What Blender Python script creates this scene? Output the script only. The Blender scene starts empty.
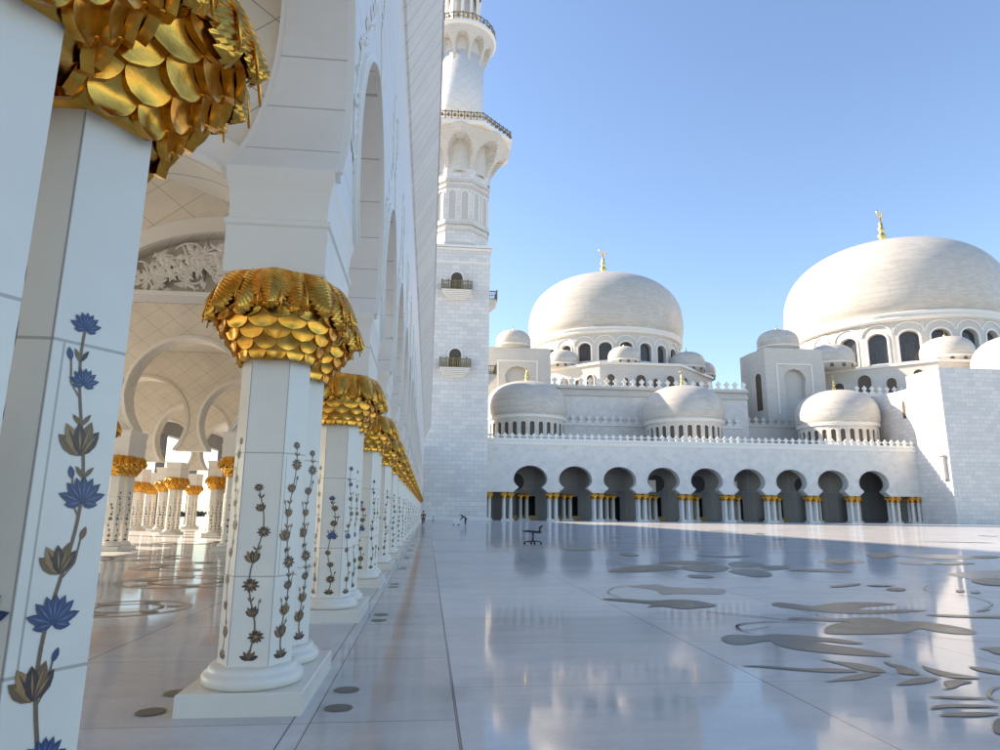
import bpy, bmesh, math, random
from mathutils import Vector, Matrix
R = math.radians
scene = bpy.context.scene
COL = scene.collection
PI = math.pi

# ------------------------------------------------------------------ helpers
class B:
    """collects faces, then links them as one mesh object"""
    def __init__(s): s.v = []; s.f = []; s.m = []; s.sm = []
    def add(s, vs, fs, mi=0, smooth=False):
        o = len(s.v); s.v += [tuple(v) for v in vs]
        for f in fs:
            s.f.append([o + i for i in f]); s.m.append(mi); s.sm.append(smooth)
    def box(s, x0, x1, y0, y1, z0, z1, mi=0):
        s.add([(x0,y0,z0),(x1,y0,z0),(x1,y1,z0),(x0,y1,z0),(x0,y0,z1),(x1,y0,z1),(x1,y1,z1),(x0,y1,z1)],
              [(0,3,2,1),(4,5,6,7),(0,1,5,4),(1,2,6,5),(2,3,7,6),(3,0,4,7)], mi)
    def prism(s, pts, fn, d0, d1, mi=0):
        """closed polygon pts (u,w) mapped by fn(u,w,d), extruded d0..d1"""
        n = len(pts)
        vs = [fn(u, w, d0) for u, w in pts] + [fn(u, w, d1) for u, w in pts]
        s.add(vs, [list(range(n)), list(range(2*n-1, n-1, -1))] + [(i, n+i, n+(i+1) % n, (i+1) % n) for i in range(n)], mi)
    def lathe(s, prof, cx=0, cy=0, n=32, mi=0, smooth=True, a0=0, a1=2*PI, phase=0):
        full = abs(a1 - a0 - 2*PI) < 1e-6
        k = n if full else n + 1
        vs = []
        for r, z in prof:
            for i in range(k):
                a = a0 + (a1-a0)*i/n + phase
                vs.append((cx + r*math.cos(a), cy + r*math.sin(a), z))
        fs = []
        for j in range(len(prof)-1):
            for i in range(n):
                i2 = (i+1) % k
                fs.append((j*k+i, j*k+i2, (j+1)*k+i2, (j+1)*k+i))
        if full:
            if prof[0][0] > 1e-6: fs.append(list(range(k-1, -1, -1)))
            if prof[-1][0] > 1e-6: fs.append([(len(prof)-1)*k+i for i in range(k)])
        s.add(vs, fs, mi, smooth)
    def tube(s, pts, r, n=6, mi=0, smooth=True):
        pts = [Vector(p) for p in pts]
        rr = r if isinstance(r, (list, tuple)) else [r]*len(pts)
        vs = []; up = Vector((0.13, 0.21, 1)).normalized()
        for i, p in enumerate(pts):
            t = (pts[min(i+1, len(pts)-1)] - pts[max(i-1, 0)]).normalized()
            a = t.cross(up)
            if a.length < 1e-3: a = t.cross(Vector((1, 0, 0)))
            a.normalize(); b = t.cross(a)
            for k in range(n):
                q = 2*PI*k/n
                vs.append(p + (a*math.cos(q) + b*math.sin(q))*rr[i])
        fs = [(i*n+k, i*n+(k+1) % n, (i+1)*n+(k+1) % n, (i+1)*n+k) for i in range(len(pts)-1) for k in range(n)]
        fs += [list(range(n-1, -1, -1)), [(len(pts)-1)*n+k for k in range(n)]]
        s.add(vs, fs, mi, smooth)
    def band(s, curve, w, fn, d0, d1, mi=0, w0=0.0, closed=False):
        """strip of width w outside a curve (u,z), between depths d0 and d1"""
        n = len(curve); outs = []
        for i in range(n):
            a = curve[(i-1) % n] if closed else curve[max(i-1, 0)]
            b = curve[(i+1) % n] if closed else curve[min(i+1, n-1)]
            tx, tz = b[0]-a[0], b[1]-a[1]; L = math.hypot(tx, tz) or 1
            nx, nz = -tz/L, tx/L
            outs.append((curve[i], (nx, nz)))
        inn = [(c[0]+q[0]*w0, c[1]+q[1]*w0) for c, q in outs]
        out = [(c[0]+q[0]*w, c[1]+q[1]*w) for c, q in outs]
        vs = []
        for a, b in zip(inn, out):
            vs += [fn(a[0], a[1], d0), fn(a[0], a[1], d1), fn(b[0], b[1], d1), fn(b[0], b[1], d0)]
        fs = []
        for i in range(n if closed else n-1):
            j = ((i+1) % n)*4; i4 = i*4
            for k in range(4):
                fs.append((i4+k, i4+(k+1) % 4, j+(k+1) % 4, j+k))
        if not closed: fs += [(3, 2, 1, 0), ((n-1)*4, (n-1)*4+1, (n-1)*4+2, (n-1)*4+3)]
        s.add(vs, fs, mi)
    def mesh(s, name, off=(0,0,0)):
        me = bpy.data.meshes.new(name)
        ox, oy, oz = off
        me.from_pydata([(x-ox, y-oy, z-oz) for x, y, z in s.v], [], s.f)
        me.polygons.foreach_set('material_index', s.m)
        me.polygons.foreach_set('use_smooth', s.sm)
        me.update()
        bm = bmesh.new(); bm.from_mesh(me)
        bmesh.ops.recalc_face_normals(bm, faces=bm.faces)
        bm.to_mesh(me); bm.free()
        return me
    def link(s, name, mats, parent=None, off=None, recalc=True):
        if off is None: off = rootloc(parent)
        me = s.mesh(name, off)
        for m in (mats if isinstance(mats, (list, tuple)) else [mats]): me.materials.append(m)
        o = bpy.data.objects.new(name, me); COL.objects.link(o)
        if parent is not None: o.parent = parent
        else: o.location = off
        return o

def rootloc(p):
    v = Vector((0, 0, 0))
    while p is not None:
        v += p.location; p = p.parent
    return tuple(v)

def tag(o, label=None, cat=None, group=None, kind=None):
    if label: o['label'] = label
    if cat: o['category'] = cat
    if group: o['group'] = group
    if kind: o['kind'] = kind
    return o

def thing(name, label, cat, loc=(0, 0, 0), rz=0, group=None):
    o = bpy.data.objects.new(name, None); COL.objects.link(o)
    o.location = loc; o.rotation_euler = (0, 0, rz)
    return tag(o, label, cat, group)

def kids(o): return [c for c in bpy.data.objects if c.parent == o]

def copy_tree(o, table, parent=None):
    c = o.copy(); COL.objects.link(c); c.parent = parent
    for ch in table.get(o.name, []): copy_tree(ch, table, c)
    return c

def child_table(o):
    t = {}
    def rec(x):
        t[x.name] = kids(x)
        for k in t[x.name]: rec(k)
    rec(o); return t

def smooth_curve(pts, n=4, closed=False):
    out = []; m = len(pts)
    rng = range(m if closed else m-1)
    for i in rng:
        g = (lambda k: pts[k % m]) if closed else (lambda k: pts[max(0, min(m-1, k))])
        p0, p1, p2, p3 = g(i-1), g(i), g(i+1), g(i+2)
        for j in range(n):
            t = j/n
            out.append(tuple(0.5*((2*p1[a]) + (-p0[a]+p2[a])*t + (2*p0[a]-5*p1[a]+4*p2[a]-p3[a])*t*t + (-p0[a]+3*p1[a]-3*p2[a]+p3[a])*t**3) for a in range(len(p1))))
    if not closed: out.append(tuple(pts[-1]))
    return out

# ------------------------------------------------------------------ materials
def newmat(name):
    m = bpy.data.materials.new(name); m.use_nodes = True
    nt = m.node_tree; b = nt.nodes['Principled BSDF']
    return m, nt, b
def N(nt, t, **k):
    n = nt.nodes.new(t)
    for a, v in k.items(): setattr(n, a, v)
    return n
def math_(nt, op, a, b=None, c=None):
    n = N(nt, 'ShaderNodeMath', operation=op)
    for i, x in enumerate((a, b, c)):
        if x is None: continue
        if hasattr(x, 'is_output'): nt.links.new(x, n.inputs[i])
        else: n.inputs[i].default_value = x
    return n.outputs[0]
def mixc(nt, f, a, b, mode='MIX'):
    n = N(nt, 'ShaderNodeMix', data_type='RGBA', blend_type=mode)
    for i, x in ((0, f), (6, a), (7, b)):
        if hasattr(x, 'is_output'): nt.links.new(x, n.inputs[i])
        else: n.inputs[i].default_value = x if i == 0 else (*x, 1) if len(x) == 3 else x
    return n.outputs[2]
def line(nt, c, period, offset, width):
    """1 on a thin line every `period` along c"""
    a = math_(nt, 'SUBTRACT', c, offset)
    a = math_(nt, 'PINGPONG', a, period/2)
    return math_(nt, 'LESS_THAN', a, width/2)

def marble(name, base, rough=0.4, pattern=None, w=1.0, h=0.5, seam=0.012, seamcol=None, vary=0.06, vein=0.10, bump=0.15, coat=0.0, rot=None, noise_scale=1.3, spec=0.5, rvary=0.1):
    m, nt, b = newmat(name)
    tc = N(nt, 'ShaderNodeTexCoord'); sx = N(nt, 'ShaderNodeSeparateXYZ')
    nt.links.new(tc.outputs['Object'], sx.inputs[0])
    X, Y, Z = sx.outputs
    no = N(nt, 'ShaderNodeTexNoise'); no.inputs['Scale'].default_value = noise_scale; no.inputs['Detail'].default_value = 8; no.inputs['Roughness'].default_value = 0.65; no.inputs['Distortion'].default_value = 0.6
    nt.links.new(tc.outputs['Object'], no.inputs['Vector'])
    ramp = N(nt, 'ShaderNodeValToRGB'); ramp.color_ramp.elements[0].position = 0.3; ramp.color_ramp.elements[1].position = 0.72
    ramp.color_ramp.elements[0].color = (1, 1, 1, 1); ramp.color_ramp.elements[1].color = (0, 0, 0, 1)
    nt.links.new(no.outputs[0], ramp.inputs[0])
    dark = tuple(c*(1-vein) for c in base)
    col = mixc(nt, ramp.outputs[0], dark, base)
    hgt = None
    if pattern:
        u = math_(nt, 'ADD', X, Y) if pattern in ('brick', 'diamond') else X
        v = Z if pattern in ('brick', 'diamond') else Y
        if pattern in ('diamond', 'floor_diamond'):
            u2 = math_(nt, 'ADD', math_(nt, 'MULTIPLY', u, 0.8), v); v2 = math_(nt, 'SUBTRACT', math_(nt, 'MULTIPLY', u, 0.8), v); u, v = u2, v2
        if pattern == 'brick':
            cv = N(nt, 'ShaderNodeCombineXYZ'); nt.links.new(u, cv.inputs[0]); nt.links.new(v, cv.inputs[1])
            br = N(nt, 'ShaderNodeTexBrick')
            br.inputs['Scale'].default_value = 1; br.inputs['Brick Width'].default_value = w; br.inputs['Row Height'].default_value = h
            br.inputs['Mortar Size'].default_value = seam; br.inputs['Mortar Smooth'].default_value = 0.2
            br.inputs['Color1'].default_value = (1, 1, 1, 1); br.inputs['Color2'].default_value = (1-vary, 1-vary, 1-vary, 1); br.inputs['Mortar'].default_value = (1, 1, 1, 1)
            nt.links.new(cv.outputs[0], br.inputs['Vector'])
            col = mixc(nt, 1.0, col, br.outputs['Color'], 'MULTIPLY')
            fac = br.outputs['Fac']
        else:
            fac = math_(nt, 'MAXIMUM', line(nt, u, w, 0, seam), line(nt, v, h, 0, seam))
            fu = math_(nt, 'FLOOR', math_(nt, 'ADD', math_(nt, 'DIVIDE', u, w), 0.5)); fv = math_(nt, 'FLOOR', math_(nt, 'ADD', math_(nt, 'DIVIDE', v, h), 0.5))
            cv = N(nt, 'ShaderNodeCombineXYZ'); nt.links.new(fu, cv.inputs[0]); nt.links.new(fv, cv.inputs[1])
            wn = N(nt, 'ShaderNodeTexWhiteNoise', noise_dimensions='2D'); nt.links.new(cv.outputs[0], wn.inputs['Vector'])
            k = math_(nt, 'SUBTRACT', 1.0, math_(nt, 'MULTIPLY', wn.outputs['Value'], vary))
            kc = N(nt, 'ShaderNodeCombineColor')
            for i in range(3): nt.links.new(k, kc.inputs[i])
            col = mixc(nt, 1.0, col, kc.outputs[0], 'MULTIPLY')
        sc = seamcol or tuple(c*0.55 for c in base)
        col = mixc(nt, fac, col, sc)
        hgt = math_(nt, 'SUBTRACT', 1.0, fac)
    nt.links.new(col, b.inputs['Base Color'])
    rr = math_(nt, 'ADD', math_(nt, 'MULTIPLY', no.outputs[0], rvary), rough - rvary/2)
    nt.links.new(rr, b.inputs['Roughness'])
    b.inputs['Specular IOR Level'].default_value = spec
    if bump:
        n2 = N(nt, 'ShaderNodeTexNoise'); n2.inputs['Scale'].default_value = 9; n2.inputs['Detail'].default_value = 5
        nt.links.new(tc.outputs['Object'], n2.inputs['Vector'])
        hh = math_(nt, 'MULTIPLY', n2.outputs[0], 0.25)
        if hgt is not None: hh = math_(nt, 'ADD', hh, hgt)
        bp = N(nt, 'ShaderNodeBump'); bp.inputs['Strength'].default_value = bump; bp.inputs['Distance'].default_value = 0.01
        nt.links.new(hh, bp.inputs['Height']); nt.links.new(bp.outputs[0], b.inputs['Normal'])
    return m

def plain(name, base, rough=0.5, metal=0.0, vary=0.15, scale=6, bump=0.0, spec=0.5, bscale=40):
    m, nt, b = newmat(name)
    tc = N(nt, 'ShaderNodeTexCoord')
    no = N(nt, 'ShaderNodeTexNoise'); no.inputs['Scale'].default_value = scale; no.inputs['Detail'].default_value = 6
    nt.links.new(tc.outputs['Object'], no.inputs['Vector'])
    col = mixc(nt, no.outputs[0], tuple(c*(1-vary) for c in base), tuple(min(1, c*(1+vary)) for c in base))
    nt.links.new(col, b.inputs['Base Color'])
    b.inputs['Metallic'].default_value = metal
    nt.links.new(math_(nt, 'ADD', math_(nt, 'MULTIPLY', no.outputs[0], 0.16), rough-0.08), b.inputs['Roughness'])
    b.inputs['Specular IOR Level'].default_value = spec
    if bump:
        n2 = N(nt, 'ShaderNodeTexNoise'); n2.inputs['Scale'].default_value = bscale; n2.inputs['Detail'].default_value = 4
        nt.links.new(tc.outputs['Object'], n2.inputs['Vector'])
        bp = N(nt, 'ShaderNodeBump'); bp.inputs['Strength'].default_value = bump; bp.inputs['Distance'].default_value = 0.004
        nt.links.new(n2.outputs[0], bp.inputs['Height']); nt.links.new(bp.outputs[0], b.inputs['Normal'])
    return m

WHITE = (0.76, 0.755, 0.74)
M = {}
M['shaft'] = marble('shaft_marble', (0.85, 0.785, 0.68), 0.26, 'brick', 40.0, 1.05, 0.006, vary=0.0, vein=0.12, bump=0.08)
M['plinth'] = marble('plinth_marble', (0.82, 0.76, 0.66), 0.3, vein=0.10, bump=0.05)
M['impost'] = marble('impost_marble', (0.84, 0.785, 0.70), 0.45, vein=0.05, bump=0.03)
M['facade'] = marble('facade_marble', (0.84, 0.795, 0.725), 0.4, 'brick', 400.0, 0.56, 0.008, vary=0.04, bump=0.12)
M['soffit'] = marble('cornice_marble', (0.84, 0.785, 0.71), 0.45, 'stone', 500.0, 0.62, 0.03, vary=0.12, bump=0.1)
M['tile'] = marble('diamond_tile', (0.82, 0.75, 0.63), 0.4, 'diamond', 0.95, 0.95, 0.014, vary=0.06, bump=0.1, seamcol=(0.30, 0.27, 0.23))
M['ceiling'] = marble('ceiling_tile', (0.74, 0.68, 0.58), 0.5, 'floor_diamond', 1.3, 1.3, 0.016, vary=0.06, bump=0.1, seamcol=(0.28, 0.25, 0.2))
M['trim'] = marble('moulding_marble', (0.84, 0.80, 0.73), 0.4, vein=0.03, bump=0.03)
M['farwall'] = marble('courtyard_wall_marble', (0.80, 0.76, 0.70), 0.38, 'diamond', 1.45, 1.45, 0.03, vary=0.13, bump=0.15, seamcol=(0.55, 0.56, 0.58))
M['block'] = marble('block_marble', (0.82, 0.775, 0.71), 0.4, 'brick', 1.9, 0.95, 0.04, vary=0.15, bump=0.2, seamcol=(0.50, 0.51, 0.53), noise_scale=0.25)
M['dome'] = marble('dome_marble', (0.65, 0.605, 0.53), 0.42, 'brick', 1.6, 0.42, 0.016, vary=0.15, bump=0.12, noise_scale=0.22, vein=0.15)
M['upper'] = marble('upper_marble', (0.67, 0.625, 0.555), 0.5, 'brick', 1.5, 0.6, 0.02, vary=0.06, bump=0.1, noise_scale=0.3)
M['inner'] = marble('shaded_inner_marble', (0.19, 0.185, 0.175), 0.35, 'brick', 2.6, 7.0, 0.12, vary=0.25, bump=0.1, noise_scale=0.4, seamcol=(0.2, 0.19, 0.18))  # marble darkened in its colour for the gallery's shade
M['shade'] = plain('painted_shade', (0.03, 0.03, 0.035), 0.6)  # near-black colour stands in for deep interior shade
M['glass'] = plain('window_glass', (0.05, 0.055, 0.065), 0.15, 0.0, 0.3, 0.8)
M['lattice'] = plain('brown_lattice', (0.10, 0.07, 0.045), 0.5, 0.0, 0.4, 3)
M['niche'] = marble('niche_marble', (0.58, 0.55, 0.50), 0.5, vein=0.05)
M['brassdark'] = plain('old_bronze', (0.28, 0.19, 0.08), 0.45, 0.6, 0.3, 3)
M['finial'] = plain('finial_gold', (0.85, 0.58, 0.18), 0.28, 1.0, 0.1, 4)
M['black'] = plain('black_paint', (0.02, 0.02, 0.022), 0.45)
M['rubber'] = plain('black_rubber', (0.015, 0.015, 0.015), 0.8)
M['whitepaint'] = plain('white_plastic', (0.75, 0.75, 0.76), 0.4)
M['skin'] = plain('skin', (0.42, 0.26, 0.18), 0.55)
M['robe'] = plain('dark_cloth', (0.025, 0.025, 0.03), 0.85)
M['navy'] = plain('navy_cloth', (0.03, 0.04, 0.07), 0.85)
M['hair'] = plain('black_hair', (0.015, 0.012, 0.01), 0.6)
M['joint'] = plain('joint_grey', (0.13, 0.125, 0.12), 0.4)
M['seam'] = plain('seam_grey', (0.36, 0.35, 0.33), 0.5)
M['stone_dark'] = plain('inlay_green_stone', (0.09, 0.088, 0.073), 0.3, 0, 0.35, 2.5, spec=0.2)
M['stone_brown'] = plain('inlay_brown_stone', (0.34, 0.28, 0.23), 0.3, 0, 0.15, 2.5, spec=0.3)
M['stone_line'] = plain('inlay_line_stone', (0.06, 0.065, 0.075), 0.13, 0, 0.2, 3)
M['v_stem'] = plain('vine_stem', (0.20, 0.13, 0.075), 0.35, 0, 0.35, 25)
M['v_dark'] = plain('petal_dark', (0.06, 0.04, 0.036), 0.3, 0, 0.5, 40)
M['v_brown'] = plain('petal_brown', (0.18, 0.105, 0.052), 0.3, 0, 0.5, 35)
M['v_orange'] = plain('petal_amber', (0.36, 0.20, 0.085), 0.3, 0, 0.35, 35)
M['v_blue'] = plain('petal_blue', (0.035, 0.065, 0.15), 0.3, 0, 0.45, 40)
M['v_blue2'] = plain('petal_light_blue', (0.11, 0.17, 0.30), 0.3, 0, 0.3, 40)
M['hedge'] = plain('hedge_green', (0.05, 0.075, 0.03), 0.9, 0, 0.5, 1.2)

def gold_mat():
    m, nt, b = newmat('gold_leaf')
    tc = N(nt, 'ShaderNodeTexCoord')
    no = N(nt, 'ShaderNodeTexNoise'); no.inputs['Scale'].default_value = 7; no.inputs['Detail'].default_value = 6; no.inputs['Roughness'].default_value = 0.6
    nt.links.new(tc.outputs['Object'], no.inputs['Vector'])
    rp = N(nt, 'ShaderNodeValToRGB')
    rp.color_ramp.elements[0].position = 0.32; rp.color_ramp.elements[0].color = (0.50, 0.215, 0.03, 1)
    rp.color_ramp.elements[1].position = 0.62; rp.color_ramp.elements[1].color = (0.86, 0.44, 0.085, 1)
    nt.links.new(no.outputs[0], rp.inputs[0]); nt.links.new(rp.outputs[0], b.inputs['Base Color'])
    b.inputs['Metallic'].default_value = 1.0
    nt.links.new(math_(nt, 'ADD', math_(nt, 'MULTIPLY', no.outputs[0], 0.14), 0.17), b.inputs['Roughness'])
    n2 = N(nt, 'ShaderNodeTexNoise'); n2.inputs['Scale'].default_value = 60; n2.inputs['Detail'].default_value = 3
    nt.links.new(tc.outputs['Object'], n2.inputs['Vector'])
    bp = N(nt, 'ShaderNodeBump'); bp.inputs['Strength'].default_value = 0.18; bp.inputs['Distance'].default_value = 0.004
    nt.links.new(n2.outputs[0], bp.inputs['Height']); nt.links.new(bp.outputs[0], b.inputs['Normal'])
    return m
M['gold'] = gold_mat()

def floor_mat(name, base, px, ox, py, oy, rough, tint=0.11, jw=0.014, coat=0.0):
    m, nt, b = newmat(name)
    tc = N(nt, 'ShaderNodeTexCoord'); sx = N(nt, 'ShaderNodeSeparateXYZ')
    nt.links.new(tc.outputs['Object'], sx.inputs[0]); X, Y, Z = sx.outputs
    no = N(nt, 'ShaderNodeTexNoise'); no.inputs['Scale'].default_value = 0.8; no.inputs['Detail'].default_value = 10; no.inputs['Roughness'].default_value = 0.7
    mp = N(nt, 'ShaderNodeMapping'); mp.inputs['Scale'].default_value = (1, 2.2, 1)
    nt.links.new(tc.outputs['Object'], mp.inputs[0]); nt.links.new(mp.outputs[0], no.inputs['Vector'])
    rp = N(nt, 'ShaderNodeValToRGB'); rp.color_ramp.elements[0].position = 0.3; rp.color_ramp.elements[1].position = 0.7
    rp.color_ramp.elements[0].color = tuple(c*0.78 for c in base)+(1,); rp.color_ramp.elements[1].color = base+(1,)
    nt.links.new(no.outputs[0], rp.inputs[0]); col = rp.outputs[0]
    fine = N(nt, 'ShaderNodeTexNoise'); fine.inputs['Scale'].default_value = 22; fine.inputs['Detail'].default_value = 6
    nt.links.new(mp.outputs[0], fine.inputs['Vector'])
    col = mixc(nt, 0.30, col, mixc(nt, fine.outputs[0], (0.25, 0.25, 0.25), (1, 1, 1)), 'MULTIPLY')
    fu = math_(nt, 'FLOOR', math_(nt, 'ADD', math_(nt, 'DIVIDE', math_(nt, 'SUBTRACT', X, ox), px), 0.0))
    fv = math_(nt, 'FLOOR', math_(nt, 'ADD', math_(nt, 'DIVIDE', math_(nt, 'SUBTRACT', Y, oy), py), 0.0))
    cv = N(nt, 'ShaderNodeCombineXYZ'); nt.links.new(fu, cv.inputs[0]); nt.links.new(fv, cv.inputs[1])
    wn = N(nt, 'ShaderNodeTexWhiteNoise', noise_dimensions='2D'); nt.links.new(cv.outputs[0], wn.inputs['Vector'])
    k = math_(nt, 'SUBTRACT', 1.0, math_(nt, 'MULTIPLY', wn.outputs['Value'], tint))
    kc = N(nt, 'ShaderNodeCombineColor')
    for i in range(3): nt.links.new(k, kc.inputs[i])
    col = mixc(nt, 1.0, col, kc.outputs[0], 'MULTIPLY')
    l1 = line(nt, X, px, ox, jw); l2 = math_(nt, 'MULTIPLY', line(nt, Y, py, oy, jw*0.8), 0.75)
    fac = math_(nt, 'MAXIMUM', l1, l2)
    col = mixc(nt, fac, col, tuple(c*0.22 for c in base))
    nt.links.new(col, b.inputs['Base Color'])
    nt.links.new(math_(nt, 'ADD', math_(nt, 'MULTIPLY', no.outputs[0], 0.08), rough-0.04), b.inputs['Roughness'])
    b.inputs['Specular IOR Level'].default_value = 0.55
    wv = N(nt, 'ShaderNodeTexNoise'); wv.inputs['Scale'].default_value = 1.1; wv.inputs['Detail'].default_value = 3
    nt.links.new(tc.outputs['Object'], wv.inputs['Vector'])
    # each slab lies a hair out of level
    bp = N(nt, 'ShaderNodeBump'); bp.inputs['Strength'].default_value = 0.25; bp.inputs['Distance'].default_value = 0.006
    nt.links.new(math_(nt, 'ADD', wv.outputs[0], math_(nt, 'MULTIPLY', wn.outputs['Value'], 0.0)), bp.inputs['Height']); nt.links.new(bp.outputs[0], b.inputs['Normal'])
    df = N(nt, 'ShaderNodeBsdfDiffuse'); nt.links.new(col, df.inputs['Color']); mx_ = N(nt, 'ShaderNodeMixShader'); mx_.inputs[0].default_value = 0.58
    out = nt.nodes['Material Output']; nt.links.new(df.outputs[0], mx_.inputs[1]); nt.links.new(b.outputs[0], mx_.inputs[2]); nt.links.new(mx_.outputs[0], out.inputs['Surface'])
    return m
M['court'] = floor_mat('courtyard_marble', (0.78, 0.76, 0.73), 3.05, 0.28, 2.1, 0.42, 0.07)
M['hall'] = floor_mat('arcade_floor_marble', (0.75, 0.735, 0.71), 2.6, -1.0, 2.3, 1.1, 0.07)
M['edge'] = floor_mat('edge_paving_marble', (0.68, 0.655, 0.615), 1.13, -0.86, 2.3, 1.1, 0.09, jw=0.018)
M['ground'] = floor_mat('outer_paving', (0.62, 0.59, 0.53), 1.2, 0, 1.2, 0, 0.5)
CAMROT = [[0.994467, -0.02937, 0.100863], [-0.104705, -0.199231, 0.974343], [0.008522, 0.979512, 0.201204]]
FLOOR_DARK = [[(6.29,12.24),(6.57,12.48),(6.75,12.22),(6.9,11.94),(7.45,12.32),(8.14,12.47),(8.49,12.37),(8.67,12.15),(8.21,11.97),(7.77,11.79),(7.52,11.53),(7.82,11.41),(8.31,11.46),(8.63,11.34),(8.21,11.18),(7.56,11.04),(7.04,11.06),(6.8,11.17),(6.67,11.32),(6.55,11.39),(6.34,11.69),(6.24,11.96)],[(5.71,10.64),(5.99,10.69),(6.34,10.52),(6.72,10.56),(7.07,10.64),(7.29,10.5),(7.28,10.15),(7.58,10.22),(7.76,10.01),(7.83,9.73),(7.85,9.47),(7.72,9.2),(7.51,9.07),(7.33,9.13),(7.2,9.3),(7.17,9.55),(7.04,9.51),(6.72,9.26),(6.25,9.17),(5.81,9.17),(5.54,9.23),(5.6,9.44),(5.89,9.83),(6.21,10.08),(6.47,10.18),(6.22,10.25),(5.91,10.39),(5.71,10.46)],[(3.89,8.98),(4.06,9.19),(4.29,9.23),(4.45,9.13),(4.72,9.23),(5.03,9.16),(5.27,8.99),(5.46,8.83),(5.58,8.53),(5.38,8.51),(5.21,8.62),(5.1,8.7),(5.01,8.63),(5.14,8.44),(5.33,8.19),(5.42,7.78),(5.2,7.77),(4.9,7.89),(4.66,8.05),(4.47,8.24),(4.4,8.54),(4.46,8.78),(4.23,8.67),(3.97,8.55),(3.84,8.61),(3.83,8.78)],[(3.41,7.38),(3.62,7.39),(3.9,7.28),(4.06,7.21),(4.3,7.22),(4.49,7.14),(4.51,7.04),(4.28,7.02),(4.02,7.09),(3.76,7.21),(3.58,7.31)],[(4.46,7.64),(4.6,7.53),(4.77,7.41),(4.84,7.2),(4.81,7.01),(4.67,7.01),(4.56,7.15),(4.55,7.33),(4.5,7.49)],[(3.91,6.65),(4.11,6.76),(4.32,6.88),(4.54,6.96),(4.7,6.94),(4.5,6.81),(4.27,6.71),(4.06,6.68)],[(5.11,7.49),(5.15,7.35),(5.19,7.22),(5.14,6.99),(5.06,6.87),(4.95,6.89),(4.92,6.99),(5.04,7.17),(5.06,7.32)],[(4.54,6.49),(4.76,6.64),(4.97,6.75),(5.13,6.7),(4.97,6.58),(4.76,6.51)],[(5.42,7.29),(5.41,7.18),(5.44,7.01),(5.5,6.87),(5.59,6.75),(5.56,6.67),(5.38,6.69),(5.27,6.83),(5.29,7.05)],[(5.15,6.61),(5.3,6.63),(5.4,6.56),(5.19,6.46),(5.03,6.35),(4.85,6.29),(4.98,6.38),(5.06,6.53)],[(5.89,7.19),(5.99,7.13),(6.04,7.02),(6.0,6.86),(5.91,6.84),(5.84,7.0)],[(4.54,6.06),(4.76,6.06),(5.05,5.98),(4.86,5.96),(4.65,6.0)],[(4.27,5.7),(4.4,5.79),(4.59,5.81),(4.81,5.78),(4.92,5.71),(4.7,5.71),(4.49,5.73),(4.33,5.7)],[(4.2,5.52),(4.39,5.58),(4.61,5.58),(4.76,5.53),(4.55,5.47),(4.34,5.48)],[(6.85,8.15),(7.12,8.19),(7.26,8.03),(6.92,7.67),(6.77,7.81),(6.84,8.0)],[(4.4,5.2),(4.54,5.34),(4.66,5.41),(4.76,5.36),(4.35,4.92),(4.32,5.02),(4.31,5.08)],[(8.22,10.84),(8.6,10.86),(8.94,10.74),(9.65,10.58),(9.48,10.4),(8.75,10.53),(8.35,10.67)],[(3.35,13.11),(3.71,13.14),(4.2,12.81),(4.7,12.93),(5.02,12.83),(5.17,12.48),(5.16,12.07),(4.71,11.79),(4.37,11.73),(4.16,12.03),(3.86,11.97),(4.09,12.31),(3.79,12.61),(3.51,12.84)],[(6.94,17.98),(7.35,18.07),(7.47,17.47),(7.13,17.15),(6.8,17.31)],[(5.12,19.29),(6.35,21.02),(7.38,21.51),(7.55,20.12),(6.28,19.09),(5.45,18.9)],[(7.74,22.55),(9.01,23.42),(9.86,22.86),(8.88,21.78),(7.97,21.77)],[(7.71,20.56),(8.88,21.52),(9.35,20.8),(8.48,19.28),(7.68,19.09)],[(10.04,22.31),(10.86,23.16),(11.04,21.8),(10.02,20.57),(9.55,20.8)],[(8.66,19.28),(9.69,19.91),(9.62,18.69),(9.07,17.62),(8.57,17.62)],[(10.43,20.81),(11.49,21.3),(11.06,20.24),(10.15,19.69)],[(10.54,19.38),(11.49,19.91),(12.03,19.69),(12.26,18.87),(11.19,19.08)],[(9.25,15.19),(10.12,15.63),(10.19,15.5),(9.35,15.0)],[(6.03,31.04),(7.11,32.16),(7.6,30.63),(6.55,29.61)],[(7.71,27.11),(8.26,27.73),(8.28,26.37),(7.69,25.81)],[(10.59,26.83),(11.27,26.1),(12.96,26.53),(11.28,25.05)],[(9.2,15.13),(9.84,15.59),(10.4,15.79),(10.0,15.37),(9.37,15.03)],[(10.24,15.36),(10.66,15.46),(10.87,15.25),(10.38,15.05)],[(10.11,14.48),(10.58,14.85),(10.66,14.56),(10.22,14.2)],[(11.59,14.25),(11.84,14.38),(11.74,14.16),(11.41,13.94)],[(11.7,13.98),(11.95,14.1),(11.87,13.88),(11.59,13.72)],[(9.42,11.21),(9.82,11.42),(10.07,11.57),(9.64,11.23)],[(22.07,26.07),(23.51,26.74),(23.11,25.81),(21.69,24.91)],[(14.39,23.83),(15.36,24.49),(14.96,23.0),(13.71,21.88)],[(18.47,27.52),(19.86,28.26),(19.31,26.6),(17.21,24.8)],[(17.45,22.36),(18.75,23.06),(19.09,22.38),(17.64,21.71)],[(13.82,16.43),(14.91,17.05),(15.16,16.72),(13.84,15.29),(13.32,15.4)]]
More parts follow.
